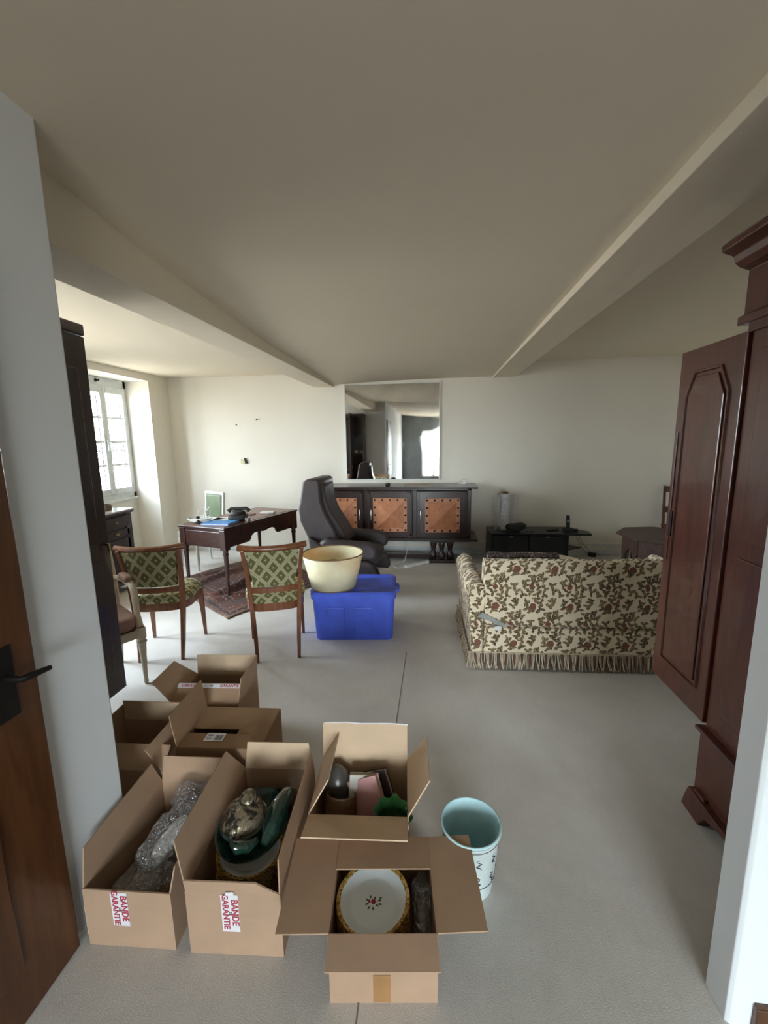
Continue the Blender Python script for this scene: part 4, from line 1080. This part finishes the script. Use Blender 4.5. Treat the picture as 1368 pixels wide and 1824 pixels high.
# A3: dark box with shipping label, half closed
boxA3 = carton('half-closed brown box with a barcode shipping label on its lid', (-1.10, 1.545), R(3), .375, .29, .30,
      {'L': (8, .15, .0, .0), 'B': (-97, .14), 'F': (-94, .10), 'R': (-96, .15)}, M_card3)
lb = bx(.10, .185, .045, .095, .3025, .3033).build('shipping_label', M_tape, boxA3['root'])
random.seed(5); bars = MB(); x = .145
while x < .178:
    wd = random.choice((.0008, .0014, .002)); bars.box(x, x+wd, .050, .082, .3033, .3036); x += wd+random.choice((.0009, .0016))
bars.build('barcode', M_ink, lb)
ln = MB()
for i in range(5): ln.box(.106, .106+random.uniform(.018,.032), .052+.008*i, .0545+.008*i, .3033, .3036)
ln.build('label_lines', M_ink, lb)
# A1: back box with taped flap
boxA1 = carton('open cardboard box at the back of the group, printed tape along its front flap', (-1.325, 1.86), R(4), .35, .29, .285,
      {'B': (4, .115, .0, .0, M_card2), 'L': (38, .15, .07, .0), 'R': (4, .12, .04, .0), 'F': (-58, .11)})
tp = bx(.0, .345, -T/2-.0016, -T/2-.0004, .083, .108).build('tape', M_tape, boxA1['F'])
text('lettering', 'GARANTIE', .021, M_red, tp, (.07, -T/2-.002, .0955), (pi/2, 0, 0))
text('lettering', 'DE', .010, M_ink, tp, (.18, -T/2-.002, .0955), (pi/2, 0, 0))
text('lettering', 'GARANTIE', .021, M_red, tp, (.275, -T/2-.002, .0955), (pi/2, 0, 0))
# A2: left back box
boxA2 = carton('open cardboard box tucked beside the wall end behind the others', (-1.52, 1.46), R(2), .40, .33, .24,
      {'B': (0, .10, .0, .0, M_card2), 'R': (-35, .12, .0, .03), 'F': (-50, .10, .0, .0), 'L': (0, .08)})

# ---- contents
def plate_mesh(r):
    return MB().lathe([(0,.004),(r*.60,.004),(r*.66,.006),(r*.72,.013),(r*.97,.021),(r,.0225),(r*.985,.019),(r*.72,.008),(r*.62,0),(0,0)], 40)
ORD = ['top', 'first', 'second', 'third', 'fourth', 'fifth', 'sixth', 'seventh', 'eighth', 'ninth', 'tenth', 'eleventh', 'twelfth', 'thirteenth']
M_printgreen = plain('printed_green', (.055,.10,.045,1), .3)
PL = plate_mesh(.113).build('dinner_plate', M_plate, None, smooth=35)
def plates(cx, cy, z0, n, tilt, where, first):
    for i in range(n):
        o = PL if first and i == 0 else PL.copy()
        if not (first and i == 0): COL.objects.link(o)
        o.location = (cx+random.uniform(-.002,.002), cy+random.uniform(-.002,.002)+tilt*i*.0, z0+i*.0085)
        o.rotation_euler = (R(tilt), 0, random.uniform(0, 6))
        k = n-1-i
        lab = ('topmost gold-rimmed plate with a flower spray in the '+where) if k == 0 else ('%s plate down from the top of the gold-rimmed stack in the %s' % (ORD[k], where))
        tag(o, lab, 'plate', 'plates in the '+where)
    sp = MB(); z = .0046
    def leaf(x, y, a, l, w, h=z):
        c_, s_ = cos(a), sin(a)
        sp.add([(x, y, h), (x+c_*l*.5-s_*w, y+s_*l*.5+c_*w, h), (x+c_*l, y+s_*l, h), (x+c_*l*.5+s_*w, y+s_*l*.5-c_*w, h)], [(0,3,2,1)])
    for x, y, a in ((-.004,.004,2.2),(.003,.012,1.2),(.008,.004,.3),(.012,.010,.9),(.010,-.006,-.5),(-.010,-.010,3.6),(-.004,-.014,4.4),(.004,-.014,5.2),(.002,.018,1.7),(-.012,-.002,2.9)): leaf(x, y, a, .013, .0032)
    sp.build('printed_leaves', M_printgreen, o)
    sp = MB()
    for a in range(6): leaf(-.001, .001, a*1.047, .009, .0036, z+.0003)
    for a in range(5): leaf(-.009, -.010, a*1.257, .006, .0026, z+.0003)
    sp.build('printed_flower', M_red, o)
random.seed(9)
plates(-.176, 1.092, .095, 12, 3, 'front box', True)
plates(-.628, 1.215, .085, 13, 4, 'taped middle box', False)
# green dishes on the middle stack
def world_c(x, y, z): a = R(3.6); return (-.757+x*cos(a)-y*sin(a), 1.033+x*sin(a)+y*cos(a), z)
gd = MB().lathe([(0,0),(.08,0),(.118,.022),(.122,.032),(.116,.030),(.08,.010),(0,.008)], 36, 1.0, 1.16)
o = tag(gd.build('green_platter', M_glaze, None, smooth=45), 'dark green glazed oval platter on top of the plates in the middle box', 'platter'); o.location = (-.632, 1.262, .232); o.rotation_euler = (R(6), 0, 0)
t = thing('embossed_lid', 'bronze domed embossed lid lying on the dark green platter', 'lid', (-.668, 1.268, .262), R(10))
MB().lathe([(.074,0),(.076,.010),(.068,.034),(.045,.056),(.02,.064),(0,.066)], 30, 1, 1.15).build('dome', M_bronze, t, smooth=60)
MB().lathe([(.030,.052),(.033,.062),(.024,.076),(0,.080)], 18, 1, 1.1).build('boss', M_bronze, t, smooth=60).location = (.012, .03, 0)
MB().lathe([(.068,.0),(.080,-.004),(.082,.006),(.074,.010)], 30, 1, 1.15).build('rim', M_glaze, t, smooth=50)
o = tag(MB().tube([(.0,-.10,.02),(.006,-.05,.035),(.01,.02,.05),(.02,.085,.045),(.03,.12,.03)], [(.012,.012),(.03,.022),(.036,.028),(.028,.024),(.010,.010)], 14).build('leaf_dish', M_glaze, None, smooth=60), 'long dark green leaf-shaped dish beside the bronze lid', 'dish'); o.location = (-.556, 1.275, .250)
o = tag(MB().tube([(-.03,-.02,.02),(.0,-.045,.035),(.03,-.035,.03),(.045,.0,.02)], [.012,.020,.018,.010], 10).build('ceramic_fish', M_glaze, None, smooth=60), 'small dark green ceramic figure at the front of the platter', 'figure'); o.location = (-.63, 1.185, .252)
o = tag(MB().lathe([(.03,.0),(.05,.03),(.056,.09),(.04,.13),(.03,.13)], 18).build('green_jug', M_glaze, None, smooth=50), 'dark green glazed jug at the back of the middle box', 'jug'); o.location = (-.62, 1.46, .06)

# bubble wrap bundles in the left box
def bundle(loc, rz, sz, label, seed, tiltx=0):
    t = thing('wrapped_bundle', label, 'bubble wrap bundle', loc, rz, 'bubble-wrapped bundles')
    t.rotation_euler = (tiltx, 0, rz)
    MB().pillow((0,0,sz[2]*.42), (sz[0]*.5,sz[1]*.7,sz[2]*.5), .7, wob=.2, seed=seed).build('content', (M_brownpot, M_paper, M_liner)[seed % 3], t, smooth=60)
    MB().pillow((0,0,sz[2]/2), sz, .55, 56, 34, wob=.26, seed=seed, freq=24).build('bubble_wrap', M_bubble, t, smooth=70)
bundle((-.945, 1.26, .125), R(-12), (.13,.25,.11), 'long bubble-wrapped bundle lying in the left box', 1, R(8))
bundle((-.955, 1.105, .085), R(12), (.18,.12,.10), 'bubble-wrapped bundle at the front of the left box', 2)
bundle((-.935, 1.39, .15), R(5), (.15,.09,.11), 'bubble-wrapped bundle against the back flap of the left box', 3)
bundle((-1.035, 1.30, .03), R(2), (.09,.20,.10), 'low bubble-wrapped bundle along the wall side of the left box', 4)
bundle((-.024, 1.11, .06), R(6), (.062,.20,.14), 'bubble-wrapped bundle right of the plates in the front box', 5)
# contents of box D
def book(loc, rot, sz, m, label):
    t = thing('book', label, 'book', loc); t.rotation_euler = rot
    w, h, d = sz
    bx(-w/2, w/2, -d/2, -d/2+.003, 0, h).build('cover', m, t, bevel=.001); bx(-w/2, w/2, d/2-.003, d/2, 0, h).build('cover', m, t, bevel=.001)
    bx(-w/2+.003, w/2-.004, -d/2+.003, d/2-.003, .004, h-.004).build('pages', M_pages, t); bx(-w/2-.002, -w/2+.002, -d/2, d/2, 0, h).build('spine', m, t, bevel=.001)
book((-.265, 1.435, .135), (R(-18), R(4), R(8)), (.115,.165,.028), M_whitebook, 'cream book standing in the middle of the box with the green vase')
book((-.205, 1.405, .12), (R(-20), R(-24), R(-6)), (.125,.19,.030), M_pink, 'pink patterned book leaning beside the cream book')
book((-.160, 1.46, .10), (R(-14), R(-26), R(-14)), (.11,.20,.022), M_darkcloth, 'dark brown book tilted behind the pink book')
v = MB(); n = 40
prof = [(.001,.0),(.028,.0),(.050,.02),(.060,.05),(.056,.08),(.062,.105),(.066,.110),(.056,.100),(.042,.075),(.02,.06),(.001,.058)]
vs = []
for i, (r, z) in enumerate(prof):
    am = (0,.01,.03,.04,.06,.09,.10,.09,.05,.02,0)[i]
    for k in range(n):
        rr = r*(1+am*sin(9*2*pi*k/n)+am*.5*sin(5*2*pi*k/n+1)); vs.append((rr*cos(2*pi*k/n), rr*sin(2*pi*k/n), z+.02*am*sin(7*2*pi*k/n)*5*r))
v.add(vs, [(i*n+k, i*n+(k+1) % n, (i+1)*n+(k+1) % n, (i+1)*n+k) for i in range(len(prof)-1) for k in range(n)])
o = tag(v.build('green_vase', M_greenglass, None, smooth=60), 'dark green ruffled glass vase in the box with the books', 'vase'); o.location = (-.148, 1.368, .195); o.rotation_euler = (R(34), R(8), 0)
o = tag(MB().lathe([(0,0),(.055,0),(.062,.05),(.058,.11),(.052,.11),(.055,.05),(0,.01)], 24).build('wicker_pot', M_basket, None, smooth=40), 'round brown wicker pot in the box with the books', 'basket'); o.location = (-.345, 1.38, .15); o.rotation_euler = (R(-25), 0, 0)
o = tag(MB().lathe([(0,0),(.04,0),(.056,.03),(.06,.08),(.045,.13),(.02,.16),(0,.165)], 22).build('dark_urn', plain('grey_pewter', (.13,.125,.115,1), .3, Metallic=.3), None, smooth=50), 'dark pewter urn in the back left corner of the book box', 'urn'); o.location = (-.375, 1.50, .14)
o = tag(MB().pillow((0,0,.02), (.10,.06,.05), .6).build('black_case', M_rubber, None, smooth=50), 'small black case behind the cream book', 'case'); o.location = (-.300, 1.50, .17)
o = tag(MB().pillow((0,0,.04), (.10,.12,.09), .7, wob=.3, seed=8, freq=20).build('black_cloth', M_rubber, None, smooth=60), 'bundle of black cloth in the front left corner of the book box', 'cloth'); o.location = (-.365, 1.33, .05)
# contents of the rear boxes
for k, (x, y, z, lb) in enumerate(((-1.20, 2.02, .13, 'dark rounded bundle inside the back box'), (-1.08, 1.99, .14, 'dark crumpled bundle at the right of the back box'))):
    o = tag(MB().pillow((0,0,.05), (.13,.14,.12), .7, wob=.35, seed=k+12, freq=14).build('dark_bundle', M_darkcloth, None, smooth=60), lb, 'bundle'); o.location = (x, y, z)

# ---------------------------------------------------------------- pale bucket
def bucket():
    t = thing('waste_bin', 'pale blue round waste bin with printed sides beside the front box', 'waste bin', (.143, 1.352, 0))
    MB().lathe([(0,0),(.078,0),(.080,.004),(.104,.245)], 40).build('outer_wall', M_tub_out, t, smooth=50)
    MB().lathe([(0,.006),(.074,.006),(.100,.247)], 40).build('inner_wall', M_tub_in, t, smooth=50)
    for r, z, k in ((.104, .246, .0045), (.1045, .236, .003)):
        MB().tube([(r*cos(2*pi*i/40), r*sin(2*pi*i/40), z) for i in range(41)], k, 8, caps=False).build('rim', M_tub_out if k < .004 else M_tub_in, t, smooth=60)
    for z in (.222, .06):
        r = .0805+.024*z/.245
        MB().tube([(r*cos(2*pi*i/40), r*sin(2*pi*i/40), z) for i in range(41)], .0012, 5, caps=False).build('printed_line', M_ink, t)
    random.seed(21)
    for k in range(10):
        a = -1.35+k*.63; g = MB()
        for j in range(2):
            z = .10+.075*j; r = .0808+.024*z/.245
            pts = [((r)*cos(a+.10*sin(i*1.7+j)), r*sin(a+.10*sin(i*1.7+j)), z-.02+.0055*i) for i in range(8)]
            g.tube(pts, .0014, 4)
        g.build('printed_motif', M_ink, t)
bucket()

# wrought-iron guard outside the visible window
g = MB()
for z in (1.42, 1.62): g.tube([(-4.238, WY0-.05, z), (-4.238, WY1+.05, z)], .008, 6)
for k in range(6):
    y = WY0+.09+.145*k
    for sg in (-1, 1):
        g.tube([(-4.238, y+sg*(.005+.05*(1-t_/14))*cos(t_*.55)*.9, 1.52+.075*(1-t_/14)*sin(t_*.55)*sg) for t_ in range(15)], .006, 5)
tag(g.build('window_guard', M_metal, None, smooth=60), 'wrought iron scrollwork guard outside the bright window', 'window guard')
